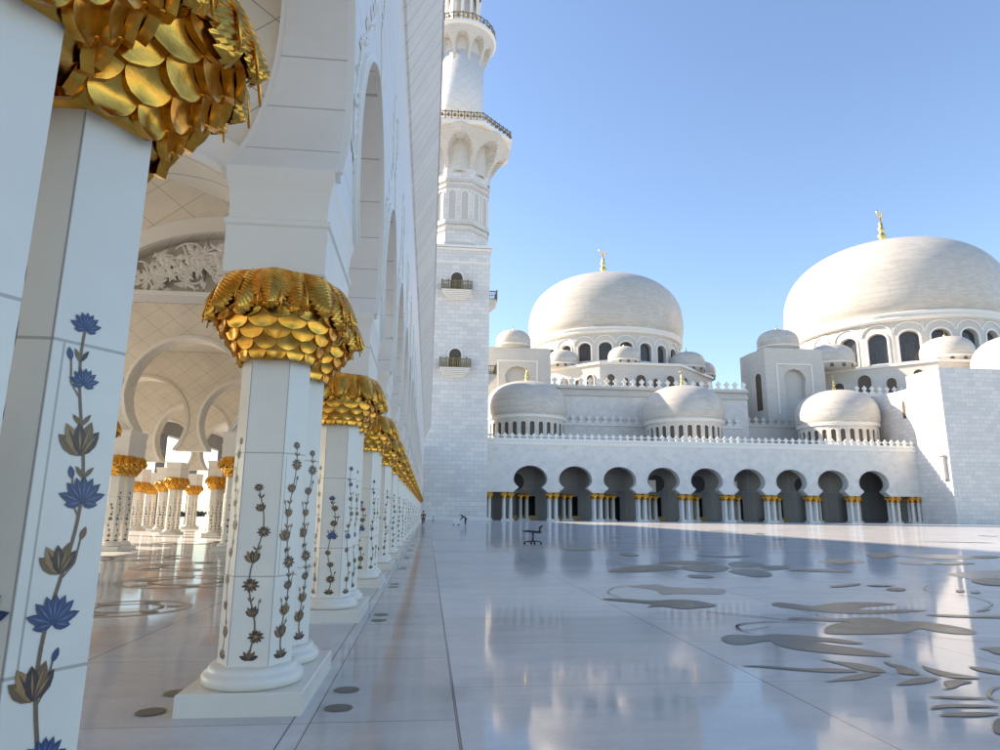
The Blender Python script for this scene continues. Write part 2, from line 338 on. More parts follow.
FLOOR_LIGHT = [[(6.52,21.26),(8.17,21.77),(7.83,20.12),(6.55,19.9)],[(9.25,20.57),(10.65,21.05),(10.79,20.02),(9.39,19.28)],[(4.54,15.3),(5.31,15.73),(5.36,15.28),(5.73,14.97),(6.47,14.77),(6.06,13.84),(5.43,13.86),(5.05,13.87),(4.77,13.78),(4.9,14.52),(4.72,14.99)],[(14.13,23.7),(15.87,24.24),(15.01,22.55),(13.72,22.31)],[(16.51,23.03),(18.0,23.53),(17.81,22.47),(16.24,21.7)],[(14.7,18.32),(15.6,18.86),(16.55,19.44),(17.5,19.27),(15.45,17.04),(14.42,16.73),(14.22,17.06)],[(18.98,26.28),(21.4,27.64),(22.67,27.03),(23.28,26.11),(20.62,24.61),(19.44,25.13)]]
FLOOR_STEMS = [(0.039,[(4.52,9.21),(4.44,9.45),(4.49,9.82),(4.72,10.13),(5.05,10.23),(5.52,10.2),(6.0,10.04)]),(0.029,[(4.59,11.41),(5.16,10.95),(5.61,10.37),(6.0,10.04)]),(0.029,[(6.72,9.26),(7.07,8.8),(7.48,8.4)]),(0.039,[(5.67,6.34),(5.44,6.32),(5.21,6.15),(5.07,5.96),(5.1,5.85)]),(0.026,[(6.46,11.05),(6.35,10.79),(6.51,10.63)]),(0.016,[(4.51,7.04),(4.78,6.97),(5.08,6.85),(5.2,6.75),(5.58,6.7),(5.96,6.64)]),(0.039,[(3.78,13.18),(3.72,13.91),(3.8,14.33),(4.11,15.01),(4.66,15.49),(5.26,15.6)]),(0.026,[(4.44,11.65),(4.93,11.08),(5.41,10.61),(5.87,10.12)]),(0.039,[(5.01,9.84),(4.51,9.56),(4.52,9.86),(4.78,10.12),(5.32,10.26)]),(0.039,[(12.45,15.87),(11.52,15.08),(11.03,14.45),(10.96,14.0),(11.12,13.4),(10.68,12.29),(10.12,11.72),(9.45,11.21)]),(0.026,[(11.64,13.14),(11.12,13.4)]),(0.026,[(10.38,15.57),(11.19,15.03)])]
# ------------------------------------------------------------------ ground and floors
def sheet(name, x0, x1, y0, y1, z, mat, kind='structure'):
    b = B(); b.add([(x0,y0,z),(x1,y0,z),(x1,y1,z),(x0,y1,z)], [(0,1,2,3)])
    o = b.link(name, mat); tag(o, kind=kind); return o
sheet('ground', -1500, 1500, -1500, 1500, -0.02, M['ground'])
sheet('courtyard_floor', -0.86, 113, -40, 146, 0.0, M['court'])
sheet('arcade_floor', -26.5, -0.86, -40, 146, 0.0, M['hall'])
sheet('edge_paving', -0.86, 0.27, -40, 146, 0.004, M['edge'])

def floor_inlay():
    b = B()
    def poly(pts, mi, z, n=4):
        c = smooth_curve(pts, n, True)
        b.add([(x, y, z) for x, y in c], [list(range(len(c)))], mi)
    for i, p in enumerate(FLOOR_LIGHT): poly(p, 1, 0.004+.0003*i)
    for i, p in enumerate(FLOOR_DARK): poly(p, 0, 0.006+.0002*i, 3)
    def stem(w, pts, mi=2, z=0.012):
        c = smooth_curve(pts, 6)
        vs = []
        for i, p in enumerate(c):
            a = c[max(0, i-1)]; q = c[min(len(c)-1, i+1)]
            tx, ty = q[0]-a[0], q[1]-a[1]; L = math.hypot(tx, ty) or 1
            ww = w*.45*min(1, 0.3+3*min(i, len(c)-1-i)/len(c))
            vs += [(p[0]-ty/L*ww, p[1]+tx/L*ww, z), (p[0]+ty/L*ww, p[1]-tx/L*ww, z)]
        b.add(vs, [(2*i, 2*i+1, 2*i+3, 2*i+2) for i in range(len(c)-1)], mi)
    for w, p in FLOOR_STEMS: stem(w, p)
    # the flower beds of inlay farther out over the courtyard
    rnd = random.Random(5)
    for k in range(64):
        x = rnd.uniform(6, 85); y = 33*(115/33)**rnd.random()
        if x/y > 0.95 or x/y < 0.13: continue
        a = rnd.uniform(-0.5, 0.5) + rnd.choice((0, 0, PI/2, 2.4)); L = rnd.uniform(1.0, 3.6); W = L*rnd.uniform(0.09, 0.2)
        pts = [(0, 0), (0.25*L, W*0.6), (0.6*L, W), (L, W*0.2), (0.7*L, -W*0.15), (0.3*L, -W*0.35)]
        ca, sa = math.cos(a), math.sin(a)
        poly([(x+u*ca-v*sa, y+u*sa+v*ca) for u, v in pts], 0 if rnd.random() < 0.8 else 1, 0.012 + 0.0001*k, 3)
        if k % 3 == 0:
            stem(0.05, [(x+u*ca-v*sa, y+u*sa+v*ca) for u, v in [(-L, -W), (-L*0.3, W), (L*0.5, 0), (L*1.4, W*1.5), (L*1.1, W*3)]], 2, 0.02 + 0.0001*k)
    # brown rings and discs in the arcade floor
    def ring(cx, cy, r0, r1, mi, z=0.004, n=40):
        vs = []
        for i in range(n):
            a = 2*PI*i/n; vs += [(cx+r0*math.cos(a), cy+r0*math.sin(a), z), (cx+r1*math.cos(a), cy+r1*math.sin(a), z)]
        b.add(vs, [(2*i, 2*i+1, 2*((i+1) % n)+1, 2*((i+1) % n)) for i in range(n)], mi)
    def disc(cx, cy, r, mi, z=0.004, n=28):
        b.add([(cx+r*math.cos(2*PI*i/n), cy+r*math.sin(2*PI*i/n), z) for i in range(n)], [list(range(n))], mi)
    for cx, cy, r in ((-4.9, 12.2, 1.0), (-5.4, 16.6, 1.5), (-6.6, 21.0, 1.8), (-9.6, 24.5, 1.6), (-11.5, 36, 2.0), (-5, 34, 1.8)):
        ring(cx, cy, r*0.88, r, 1); ring(cx, cy, r*0.5, r*0.56, 0, 0.008)
        for k in range(6):
            a = k*PI/3 + cx; disc(cx+0.72*r*math.cos(a), cy+0.72*r*math.sin(a), r*0.13, 1 if k % 2 else 0, 0.008)
    for k in range(-1, 24):
        yc = 2.15 + 4.6*k
        for dx in (0.76, -0.72):
            for dy in (-0.66, -0.08):
                disc(-1.45+dx, yc+dy, 0.115, 0, 0.008)
    o = b.link('floor_inlay', [M['stone_dark'], M['stone_brown'], M['stone_line']]); tag(o, kind='structure')
floor_inlay()

# ------------------------------------------------------------------ the marble columns with gilded palm capitals
# the shaft is six sided: two broad faces (-y, +y) and four slanting ones
OCT = [(-.17, -.22), (.17, -.22), (.31, 0), (.17, .22), (-.17, .22), (-.31, 0)]
Z0, Z1 = 0.33, 2.93

def prof(z):
    ks = [(0, .325), (.08, .365), (.2, .455), (.32, .53), (.42, .58), (.52, .595), (.62, .56), (.72, .49), (.80, .42)]
    for (a, ra), (b_, rb) in zip(ks, ks[1:]):
        if z <= b_: return ra + (rb-ra)*(z-a)/(b_-a)
    return ks[-1][1]

def capital_mesh():
    b = B(); rnd = random.Random(2)
    b.lathe([(prof(z)-0.03, z) for z in (0.01, .1, .2, .3, .42, .52, .62, .72, .80)], n=32)
    n = 13
    rows = 6
    for j in range(rows):
        zc = 0.035 + 0.084*j
        for i in range(n):
            a0 = 2*PI*(i + 0.5*(j % 2))/n 
            S, T = 9, 8
            vs = []
            L = 0.160
            lift = (0.045+.003*j)*rnd.uniform(.96, 1.04)
            for s in range(S+1):
                sf = s/S
                z = zc + 0.11 - L*sf
                zz = max(z, -0.025)
                r = prof(max(zz, 0)) - 0.012 + lift*(sf**1.3)
                hw = PI/n*1.02*(1.0 if sf < 0.30 else max(0.0, 1-((sf-0.30)/0.70)**2.6)**0.55)
                for t in range(-T//2, T//2+1):
                    tf = t/(T/2)
                    dish = -0.016*(1-abs(tf))*math.sin(PI*min(1, sf*1.02))
                    a = a0 + hw*tf
                    rr = r + dish
                    vs.append((rr*math.cos(a), rr*math.sin(a), zz))
            w = T+1
            fs = [(s*w+t, s*w+t+1, (s+1)*w+t+1, (s+1)*w+t) for s in range(S) for t in range(T)]
            b.add(vs, fs, 0, True)
            rim = [s*w for s in range(4, S+1)] + [S*w+t for t in range(1, T)] + [s*w+T for s in range(S, 3, -1)]
            rv = []
            for k in rim:       # a raised bright lip, then the thickness turned back to the body
                x, y, z = vs[k]; r = math.hypot(x, y); q = (r+0.006)/r; q2 = (r-0.035)/r
                rv += [(x, y, z), (x*q, y*q, z-0.006), (x*q2, y*q2, z+0.004)]
            m = len(rim)
            b.add(rv, [(3*k+c, 3*k+c+1, 3*k+c+4, 3*k+c+3) for k in range(m-1) for c in (0, 1)], 0, False)
    def frond(a0, rs, zs, W, tw=0.0):
        S0, T = 84, 12
        pts = smooth_curve([(r, z) for r, z in zip(rs, zs)], S0//(len(rs)-1))
        S = len(pts)-1
        vs = []
        for s in range(S+1):
            sf = s/S; r, z = pts[s]
            hw = W*math.sin(PI*min(1, 0.20+0.80*sf))**0.7
            for t in range(-T//2, T//2+1):
                tf = t/(T/2); at = abs(tf)
                # feather: barbs slant down and outwards, so the ridges form a V about the midrib
                ph = sf*17 - at*2.6
                q_ = (ph % 1.0); rid = (0.010*q_ - 0.003)*(0.45+at)
                edge = (0.016*math.sin(2*PI*ph) if at > .99 else 0)
                ang = a0 + tw*sf + (hw+edge)*tf/max(r, .3)
                rr = r - 0.045*at*at*(0.4+sf) + 0.020*(1-at)**1.6 + rid
                vs.append((rr*math.cos(ang), rr*math.sin(ang), z - 0.055*at*sf))
        w = T+1
        b.add(vs, [(s*w+t, s*w+t+1, (s+1)*w+t+1, (s+1)*w+t) for s in range(S) for t in range(T)], 0, False)
    for i in range(8):
        a = 2*PI*(i+.5)/8
        frond(a, (.38, .50, .575, .63, .655), (.80, .765, .655, .53, .38+rnd.uniform(-.02, .02)), .215)
    for i in range(8):
        a = 2*PI*i/8
        frond(a, (.38, .515, .605, .665, .70), (.805, .78, .68, .55, .43+rnd.uniform(-.02, .02)), .22, rnd.uniform(-.04, .04))
    for i in range(20):       # date stalks and curled tips hanging between the fronds
        a = 2*PI*(i+.5)/20 + rnd.uniform(-.04, .04)
        r = .655 + rnd.uniform(0, .02)
        b.tube([((r-.08)*math.cos(a), (r-.08)*math.sin(a), .66), (r*math.cos(a), r*math.sin(a), .52), ((r+.02)*math.cos(a), (r+.02)*math.sin(a), .36)], [.018, .012, .006], 5)
    return b

def petal(b, fn, x, z, ang, L, W, mi, d):
    c, s = math.sin(ang), math.cos(ang)
    pr = [(0, 0.08), (.25, .42), (.55, .5), (.8, .3), (1, 0), (.8, -.3), (.55, -.5), (.25, -.42), (0, -0.08)]
    b.add([fn(x + c*l*L + s*w*W, z + s*l*L - c*w*W, d) for l, w in pr], [list(range(len(pr)))], mi)

def vein_(b, fn, x, z, ang, L, W, mi, d):
    c, s = math.sin(ang), math.cos(ang)
    b.add([fn(x+c*l*L+s*w*W, z+s*l*L-c*w*W, d) for l, w in ((.12, 0), (.5, .5), (.92, 0), (.5, -.5))], [(0, 1, 2, 3)], mi)
def lotus(b, fn, x, z, S, d, ms=(4, 5)):
    for i, a in enumerate((-1.75, 1.75, -1.25, 1.25, -.75, .75, -.35, .35, 0)):
        petal(b, fn, x, z, a, S*(.62 if abs(a) < 1.5 else .42), S*.24, ms[0], d + .00025*i)
        vein_(b, fn, x, z, a, S*(.6 if abs(a) < 1.5 else .4), S*.045, ms[1], d+.0029)
def tulip(b, fn, x, z, S, d, ms=(2, 1, 3), lean=0):
    for i, (a, l) in enumerate(((-.75, .95), (.75, .95), (-.38, 1.1), (.38, 1.1), (0, 1.0))):
        petal(b, fn, x, z, a+lean, S*.62*l, S*.27, ms[i % len(ms)], d + .00025*i)
        vein_(b, fn, x, z, a+lean, S*.58*l, S*.05, 3 if ms[i % len(ms)] != 3 else 1, d+.0017)
def daisy(b, fn, x, z, S, d, ms=(1, 2)):
    for i in range(11):
        a = 2*PI*i/11; L = S*.5*(1-.25*abs(math.cos(a)))
        petal(b, fn, x, z, a, L, S*.17, ms[i % 2], d + .0002*i)
    b.add([fn(x+.11*S*math.cos(k*PI/5), z+.09*S*math.sin(k*PI/5), d+.003) for k in range(10)], [list(range(10))], 3)

def vine(b, fn, ztop, style, rnd, amp=.028, size=1.0):
    f = rnd.uniform(5.5, 7.5); ph = rnd.uniform(0, 6)
    sx = lambda z: amp*math.sin(f*z+ph)*min(1, (z-.4)*3+.2)
    zs = [.40 + (ztop-.40)*i/46 for i in range(47)]
    vs = []
    for z in zs:
        w = .0062*(1.25-.5*(z-.4)/(ztop-.4)); x = sx(z)
        vs += [fn(x-w, z, .0022), fn(x+w, z, .0022)]
    b.add(vs, [(2*i, 2*i+1, 2*i+3, 2*i+2) for i in range(46)], 0)
    for a in (-1.15, -.6, 0, .6, 1.15): petal(b, fn, sx(.4), .38, a, .085, .035, 2 if abs(a) < .9 else 1, .0026+.0002*abs(a))
    z = .40 + rnd.uniform(.16, .2); k = rnd.randint(0, 3)
    while z < ztop-.06:
        side = -1 if k % 2 else 1
        x = sx(z) + side*rnd.uniform(.0, .02)
        S = size*rnd.uniform(.09, .15)*(1.12-.25*(z-.4)/(ztop-.4))
        kind = (style*3)[k % len(style)]
        d = .003
        if kind == 'L': lotus(b, fn, x, z, S*1.1, d)
        elif kind == 'T': tulip(b, fn, x, z-.03, S*1.15, d, lean=side*.15)
        elif kind == 'O': tulip(b, fn, x, z-.03, S*1.15, d, (3, 2, 1), lean=-side*.15)
        elif kind == 'D': daisy(b, fn, x, z, S*1.15, d)
        elif kind == 'K': tulip(b, fn, x, z-.03, S, d, (1, 1, 2), lean=side*.2)
        elif kind == 'S': lotus(b, fn, x, z, S*.7, d)
        zm = z + rnd.uniform(.06, .09)
        if rnd.random() < .45:
            for s in (-1, 1): petal(b, fn, sx(zm), zm, s*rnd.uniform(.5, 1.0), .05, .016, rnd.choice((0, 1, 2)), .0026)
        if rnd.random() < .6:      # a side shoot
            q = -side; c = [(sx(z-.05), z-.05), (sx(z)+q*.03, z), (sx(z)+q*.04, z+.08)]
            vv = []
            for (u, w_) in c: vv += [fn(u-.003, w_, .0024), fn(u+.003, w_, .0024)]
            b.add(vv, [(0, 1, 3, 2), (2, 3, 5, 4)], 0)
            petal(b, fn, c[-1][0], c[-1][1]-.005, q*.3, .045, .022, rnd.choice((1, 2, 4 if 'L' in style else 3)), .0028)
        z += rnd.uniform(.175, .235); k += 1
    tip = style[0]
    (lotus if tip in 'LS' else daisy)(b, fn, sx(ztop), ztop, .095, .003)

def inlay_mesh(styles, seed):
    b = B(); rnd = random.Random(seed)
    for k in range(6):
        p, q = OCT[k], OCT[(k+1) % 6]
        main = k % 3 == 0
        L = math.hypot(q[0]-p[0], q[1]-p[1]); wf = L/2
        tx, ty = (q[0]-p[0])/L, (q[1]-p[1])/L; nx, ny = ty, -tx
        cx_, cy_ = (p[0]+q[0])/2, (p[1]+q[1])/2
        fn = lambda u, z, d, nx=nx, ny=ny, tx=tx, ty=ty, cx_=cx_, cy_=cy_: (cx_+nx*d+tx*u, cy_+ny*d+ty*u, z)
        vine(b, fn, (1.8 if main else 2.2) + rnd.uniform(-.05, .05), styles[k % len(styles)], rnd, .042 if main else .034, (1.32 if seed == 11 else 1.0)*(1.0 if main else .97))
        for s in (-1, 1):
            if not main: continue
            u = s*(wf-.006)
            b.add([fn(u-.0025, Z0+.01, .0015), fn(u+.0025, Z0+.01, .0015), fn(u+.0025, Z1, .0015), fn(u-.0025, Z1, .0015)], [(0, 1, 2, 3)], 6)
    return b
VM = [M[k] for k in ('v_stem', 'v_dark', 'v_brown', 'v_orange', 'v_blue', 'v_blue2', 'seam')]

CAPITAL = capital_mesh().mesh('capital'); CAPITAL.materials.append(M['gold'])
INLAY = []
for seed, st in ((11, ['LTSO', 'LTSTLT', 'LOSK', 'LTSKLO']), (12, ['DKDT', 'DTOK', 'DOTK', 'DTKO']), (13, ['LDTO', 'LTDK', 'DLOT', 'LKTD'])):
    me = inlay_mesh(st, seed).mesh('flower_inlay')
    for m in VM: me.materials.append(m)
    INLAY.append(me)

def ring_profile():
    return [(.36, .175), (.40, .18), (.415, .20), (.419, .225), (.415, .25), (.40, .27), (.375, .28), (.37, .30), (.362, .315), (.35, .33), (.30, .332)]

def from_mesh(name, me, parent, loc=(0, 0, 0), scale=(1, 1, 1), rz=0):
    o = bpy.data.objects.new(name, me); COL.objects.link(o); o.parent = parent; o.location = loc; o.scale = scale; o.rotation_euler.z = rz
    return o

def plinth_bm(hx, hy, z1, c=.012):
    b = B()
    lv = [(0, hx, hy), (z1-c, hx, hy), (z1, hx-c, hy-c)]
    levels(b, lv); return b
def levels(b, lv, cx=0, cy=0):
    vs = []
    for z, hx, hy in lv: vs += [(cx-hx, cy-hy, z), (cx+hx, cy-hy, z), (cx+hx, cy+hy, z), (cx-hx, cy+hy, z)]
    n = len(lv)
    fs = [(0, 3, 2, 1), tuple((n-1)*4+i for i in range(4))]
    for j in range(n-1):
        for i in range(4): fs.append((j*4+i, j*4+(i+1) % 4, (j+1)*4+(i+1) % 4, (j+1)*4+i))
    b.add(vs, fs)

def make_pair(name, label, group, variant, with_impost=True):
    t = thing(name, label, 'columns', (0, 0, 0), 0, group)
    plinth_bm(.49, .85, .175).link('plinth', M['plinth'], t)
    for s in (-.42, .42):
        b = B(); b.lathe([(r, z) for r, z in ring_profile()], n=40); o = b.link('base_ring', M['plinth'], t, off=(0, 0, 0)); o.location = (0, s, 0)
        b = B(); n = 6
        vs = [(x, y, Z0-.01) for x, y in OCT] + [(x, y, Z1+.02) for x, y in OCT]
        b.add(vs, [list(range(5, -1, -1)), list(range(6, 12))] + [(i, (i+1) % 6, 6+(i+1) % 6, 6+i) for i in range(6)])
        sh = b.link('shaft', M['shaft'], t, off=(0, 0, 0)); sh.location = (0, s, 0)
        from_mesh('flower_inlay', INLAY[variant], sh)
        from_mesh('capital', CAPITAL, t, (0, s, Z1), (1, 1, 1), .22 if s > 0 else .06)
    b = B(); levels(b, [(3.69, .435, .80), (3.71, .45, .815), (4.15, .455, .82), (4.17, .475, .835), (4.215, .475, .835), (4.24, .442, .805), (4.36, .445, .81), (4.5, .46, .82), (4.62, .488, .848), (4.73, .49, .85)])
    b.link('impost_block', M['impost'], t)
    if variant == 0: NEAR_FRONT.append(t)
    return t
NEAR_FRONT = []
PROTO = []
for v in range(3):
    PROTO.append(make_pair('column_pair', '', 'column pairs along the courtyard edge', v))
TABLES = [child_table(p) for p in PROTO]
used = [False]*3
def place_pair(x, y, label, group, v):
    if not used[v]: o = PROTO[v]; used[v] = True
    else: o = copy_tree(PROTO[v], TABLES[v])
    o.location = (x, y, 0); o['label'] = label; o['category'] = 'columns'; o['group'] = group
    return o
ORD = ['first', 'second', 'third', 'fourth', 'fifth', 'sixth', 'seventh', 'eighth', 'ninth', 'tenth', 'eleventh', 'twelfth', 'thirteenth', 'fourteenth', 'fifteenth', 'sixteenth', 'seventeenth', 'eighteenth', 'nineteenth', 'twentieth', 'twenty-first', 'twenty-second', 'twenty-third', 'twenty-fourth', 'twenty-fifth']
LOOK = ['white marble columns with blue and brown flower vines', 'white marble columns with dark brown flower vines', 'white marble columns with mixed flower vines']
for k in range(0, 24):
    v = [0, 1, 2, 2, 1, 0][k] if k < 6 else k % 3
    if k == 0: lab = 'nearest pair of marble columns with blue flower vines, cut by the left edge'
    elif k == 1: lab = 'column pair with dark brown flower vines on the nearest full white plinth'
    else: lab = 'column pair under gilded palm capitals, %s from the camera along courtyard edge' % ORD[k]
    o = place_pair(-1.45, 2.15+4.6*k, lab, 'column pairs along the courtyard edge', v)
    if k == 0: first_pair = o
INNER = [(-7.9, 6.75), (-7.9, 11.35), (-7.9, 15.95), (-7.9, 29), (-12.4, 29), (-7.9, 45), (-13.7, 46), (-17.0, 48), (-19.9, 54), (-16.9, 57), (-20.8, 63), (-7.9, 62)]
NEARIN = {0: 'inner hall column pair under the low nearest cross arch', 1: 'inner hall column pair just in front of the floral lunette wall', 2: 'inner hall column pair carrying the floral lunette wall', 5: 'inner hall column pair hidden behind the second full courtyard pair', 11: 'farthest inner hall column pair, close behind the courtyard row',
          3: 'larger inner column pair in the hall, just left of the nearest full courtyard pair', 4: 'inner column pair in the hall beside the edge of the nearest column',
          6: 'inner hall column pair, small and right of the middle of the gap', 7: 'inner hall column pair left of centre between two larger ones', 8: 'inner hall column pair farther back at left of the gap',
          9: 'inner hall column pair in the middle of the gap, daylight on both sides', 10: 'inner hall column pair small against the bright opening'}
for x_, y_, l_ in ((-12.0, 45.0, 'inner hall column pair behind the second one of the hall, to its right'), (-22.6, 56.0, 'inner hall column pair at the far left of the gap'), (-24.0, 62.0, 'inner hall column pair at the open outer side, farther left'), (-18.6, 68.0, 'tiny inner hall column pair in the bright middle of the gap'), (-15.2, 63.0, 'tiny inner hall column pair right of the bright middle')):
    NEARIN[len(INNER)] = l_; INNER.append((x_, y_))
for i, (x, y) in enumerate(INNER):
    place_pair(x, y, NEARIN[i], 'column pairs inside the arcade hall', (i+1) % 3)

for ch in first_pair.children_recursive:      # in the nearest pair the two shafts stand closer together
    if ch.parent == first_pair and abs(ch.location.y + .42) < 1e-4: ch.location.y = -.24
    if ch.parent == first_pair and ch.name.startswith('capital'): ch.location.z += .09
    if ch.name.startswith('shaft'): ch.scale.z = 1.032
    if ch.parent == first_pair and ch.name.startswith('impost'): ch.location.z += .001
# ------------------------------------------------------------------ the arcade on the left
arc = thing('arcade_building', 'long white marble arcade with tall pointed arches down the left side', 'arcade', (-1.45, 50, 0))
AX = [(-1.45, 4.73), (-1.62, 4.95), (-1.76, 5.25), (-1.83, 5.6), (-1.84, 5.95), (-1.77, 6.35), (-1.6, 6.75), (-1.36, 7.12), (-1.05, 7.42), (-.7, 7.66), (-.35, 7.82), (0, 7.92)]
ARCH = smooth_curve(AX, 3); ARCH = ARCH + [(-u, z) for u, z in ARCH[-2::-1]]
KS = list(range(-2, 24))
ya, yb = 2.15+4.6*KS[0]-.85, 2.15+4.6*KS[-1]+.85
def fx(z):
    t = max(0, min(1, (z-4.73)/2.4)); return 1-.42*t*(1.6-.6*t)
def facade(x0, d, name, mat, ztop=13.25):
    b = B(); pts = [(ya, 4.73)]
    for k in KS[:-1]:
        c = 4.45+4.6*k; pts += [(c+u, z) for u, z in ARCH]
    pts += [(yb, 4.73), (yb, ztop), (ya, ztop)]
    b.prism(pts, lambda u, z, q: (x0+q*fx(z), u, z), 0, d)
    return b.link(name, mat, arc)
facade(-.96, -.98, 'outer_wall', M['facade'])
for k in KS[:-1]:
    c = 4.45+4.6*k
    if k < -1: continue
    cur = [(c+u, z) for u, z in ARCH]
    b = B()
    b.band(cur, .13, lambda u, z, q: (-.96+q, u, z), -.01, .045, w0=.012)
    b.band(cur, .045, lambda u, z, q: (-.96+q, u, z), .045, .07, w0=.012)
    b.band(cur, .15, lambda u, z, q: (-.96-.98*fx(z)-q, u, z), -.02, .06, w0=.012)
    b.link('arch_moulding', M['trim'], arc)
    if -1 <= k < 9:       # carved climbing leaves round the arch
        rnd = random.Random(k+40); b = B()
        fn = lambda u, z, q: (-.96+q, u, z)
        for side in (-1, 1):
            line_ = [(c+side*(abs(u)+.30), z+.05) for u, z in smooth_curve([(-1.62, 5.3), (-1.84, 5.95), (-1.6, 6.85), (-1.05, 7.6), (-.6, 8.1), (-.15, 8.9), (-.35, 9.7), (-.1, 10.4)], 5)]
            b.tube([fn(u+.05*math.sin(i*.9), z, .012) for i, (u, z) in enumerate(line_)], .018, 5)
            for i in range(1, len(line_)-1, 1):
                u, z = line_[i]; a = rnd.uniform(-2.2, 2.2); L = rnd.uniform(.16, .30); W = L*.38
                ca, sa = math.sin(a), math.cos(a)
                pr = [(0, 0, 0), (.4, .5, .01), (1, 0, .005), (.4, -.5, .01), (.5, 0, .045)]
                vs = [fn(u+ca*l*L+sa*w*W, z+sa*l*L-ca*w*W, h+.002) for l, w, h in pr]
                b.add(vs, [(0, 1, 4), (1, 2, 4), (2, 3, 4), (3, 0, 4)])
        b.link('carved_vine', M['trim'], arc)
# cornice: a sloped soffit, then the parapet
b = B()
cp = [(-1.9, 13.25), (-.962, 13.252), (-.93, 13.36), (-.86, 13.40), (.0, 15.0), (.0, 15.05), (.05, 15.05), (.05, 15.35), (-.1, 15.4), (-1.9, 15.4)]
b.prism(cp, lambda u, z, q: (u, q, z), ya, yb); b.link('cornice', M['soffit'], arc)
def merlons(b, u0, u1, z, s, fn, d0, d1, rail=True):
    """pierced crenellation: fleur shaped merlons on a rail"""
    n = int((u1-u0)/s)
    shape = [(-.42, 0), (-.42, .16), (-.16, .22), (-.12, .42), (-.30, .56), (-.30, .72), (-.14, .80), (0, 1.0), (.14, .80), (.30, .72), (.30, .56), (.12, .42), (.16, .22), (.42, .16), (.42, 0)]
    for i in range(n):
        c = u0 + (i+.5)*(u1-u0)/n
        b.prism([(c+x*s, z+y*s*1.05) for x, y in shape], fn, d0, d1)
b = B(); merlons(b, ya, yb, 15.4, .8, lambda u, z, q: (q, u, z), -.25, -.08); b.link('parapet', M['trim'], arc)
# roof, ceiling, far outer side, and an added block closing the gap to sunlight
b = B(); b.box(-25.6, -1.9, ya, yb+.2, 13.0, 13.24); b.link('roof', M['upper'], arc)
b = B(); b.box(-25.0, -1.30, ya, yb, 10.2, 10.4); b.link('ceiling', M['ceiling'], arc)
b = B(); b.box(-25.6, -24.9, ya, yb, 8.6, 13.0)
for k in range(-1, 13):
    y = 2.15+9.2*k; b.box(-25.55, -24.95, y-.35, y+.35, 0, 8.6)
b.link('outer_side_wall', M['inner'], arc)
b = B(); b.box(-25.0, -2.75, yb+.25, 142.9, 0, 15.2); b.link('sun_gap_block', M['block'], arc)  # unseen block, added to keep sun from streaking through beside the minaret

# cross walls of the hall
def hwall(y, th, openings, x0, x1, z0, z1, name='cross_wall', mat='tile', mould=True, mw=.13):
    pts = [(x0, z0)]
    for cur in openings: pts += cur
    pts += [(x1, z0), (x1, z1), (x0, z1)]
    b = B(); b.prism(pts, lambda u, z, q: (u, y+q, z), 0, th); w = b.link(name, M[mat], arc)
    if mould:
        b = B()
        for cur in openings:
            b.band(cur, mw, lambda u, z, q: (u, y-q, z), -.01, .09, w0=.01)
            b.band(cur, mw*.35, lambda u, z, q: (u, y-q, z), .09, .13, w0=.01)
        b.link('curved_moulding', M['trim'], w)
    return w
def horseshoe(c, hw, zs, zc, r):
    pts = []
    a0 = math.asin(min(.98, hw/r))
    n = 28
    for i in range(n+1):
        a = PI + a0 - PI*0 - 0
    out = []
    lo = math.acos(min(1, hw/r))            # angle below the horizontal where it pinches
    for i in range(n+1):
        t = (PI+lo) - (PI+2*lo)*i/n
        out.append((c+r*math.cos(t), zc+r*math.sin(t)))
    if out[0][1] > zs: out = [(out[0][0], zs)] + out + [(out[-1][0], zs)]
    return out
seg = smooth_curve([(-7.41, 4.74), (-6.9, 5.0), (-6.1, 5.24), (-4.67, 5.36), (-3.25, 5.24), (-2.45, 5.0), (-1.945, 4.74)], 5)
for y in (1.75, 6.35):
    w = hwall(y, 1.5, [], -7.4, -1.95, 5.0, 10.19, mould=False) if False else None
    b = B(); b.prism([(-7.41, 4.74)] + seg[1:-1] + [(-1.945, 4.74), (-1.30, 4.80), (-1.30, 10.19), (-7.41, 10.19)], lambda u, z, q: (u, y+q, z), 0, .8)
    w = b.link('cross_wall', M['tile'], arc)
    b = B(); b.band(seg, .34, lambda u, z, q: (u, y-q, z), -.01, .05, w0=.01); b.band(seg, .07, lambda u, z, q: (u, y-q, z), .05, .09, w0=.01)
    b.link('curved_moulding', M['trim'], w)
# lunette with the pierced floral screen
LY = 15.3
hw_ = 2.73; cxl = -4.67
lun = [(cxl+hw_*math.cos(PI-PI*i/30), 6.45+1.5*math.sin(PI-PI*i/30)) for i in range(31)]
b = B(); b.prism([(-7.41, 6.30)] + [(-7.40, 6.44)] + lun[1:-1] + [(-1.95, 6.44), (-1.945, 6.30), (-1.40, 6.32), (-1.40, 10.19), (-7.41, 10.19)], lambda u, z, q: (u, LY+q, z), 0, 1.2)
w = b.link('cross_wall', M['tile'], arc)
b = B(); b.band(lun, .40, lambda u, z, q: (u, LY-q, z), -.01, .06, w0=.01); b.band(lun, .07, lambda u, z, q: (u, LY-q, z), .06, .1, w0=.01)
b.box(-7.40, -1.95, LY-.1, LY+.5, 6.36, 6.46)
b.link('curved_moulding', M['trim'], w)
b = B()
b.prism([(u, max(z, 6.462)) for u, z in lun], lambda u, z, q: (u, LY+.35+q, z), 0, .1); b.link('lunette_back', M['ceiling'], w)
rnd = random.Random(8); b = B()
fl = lambda u, z, q: (u, LY+.2-q, z)
inside = lambda u, z: z > 6.5 and ((u-cxl)/(hw_-.08))**2 + ((z-6.45)/1.42)**2 < 1
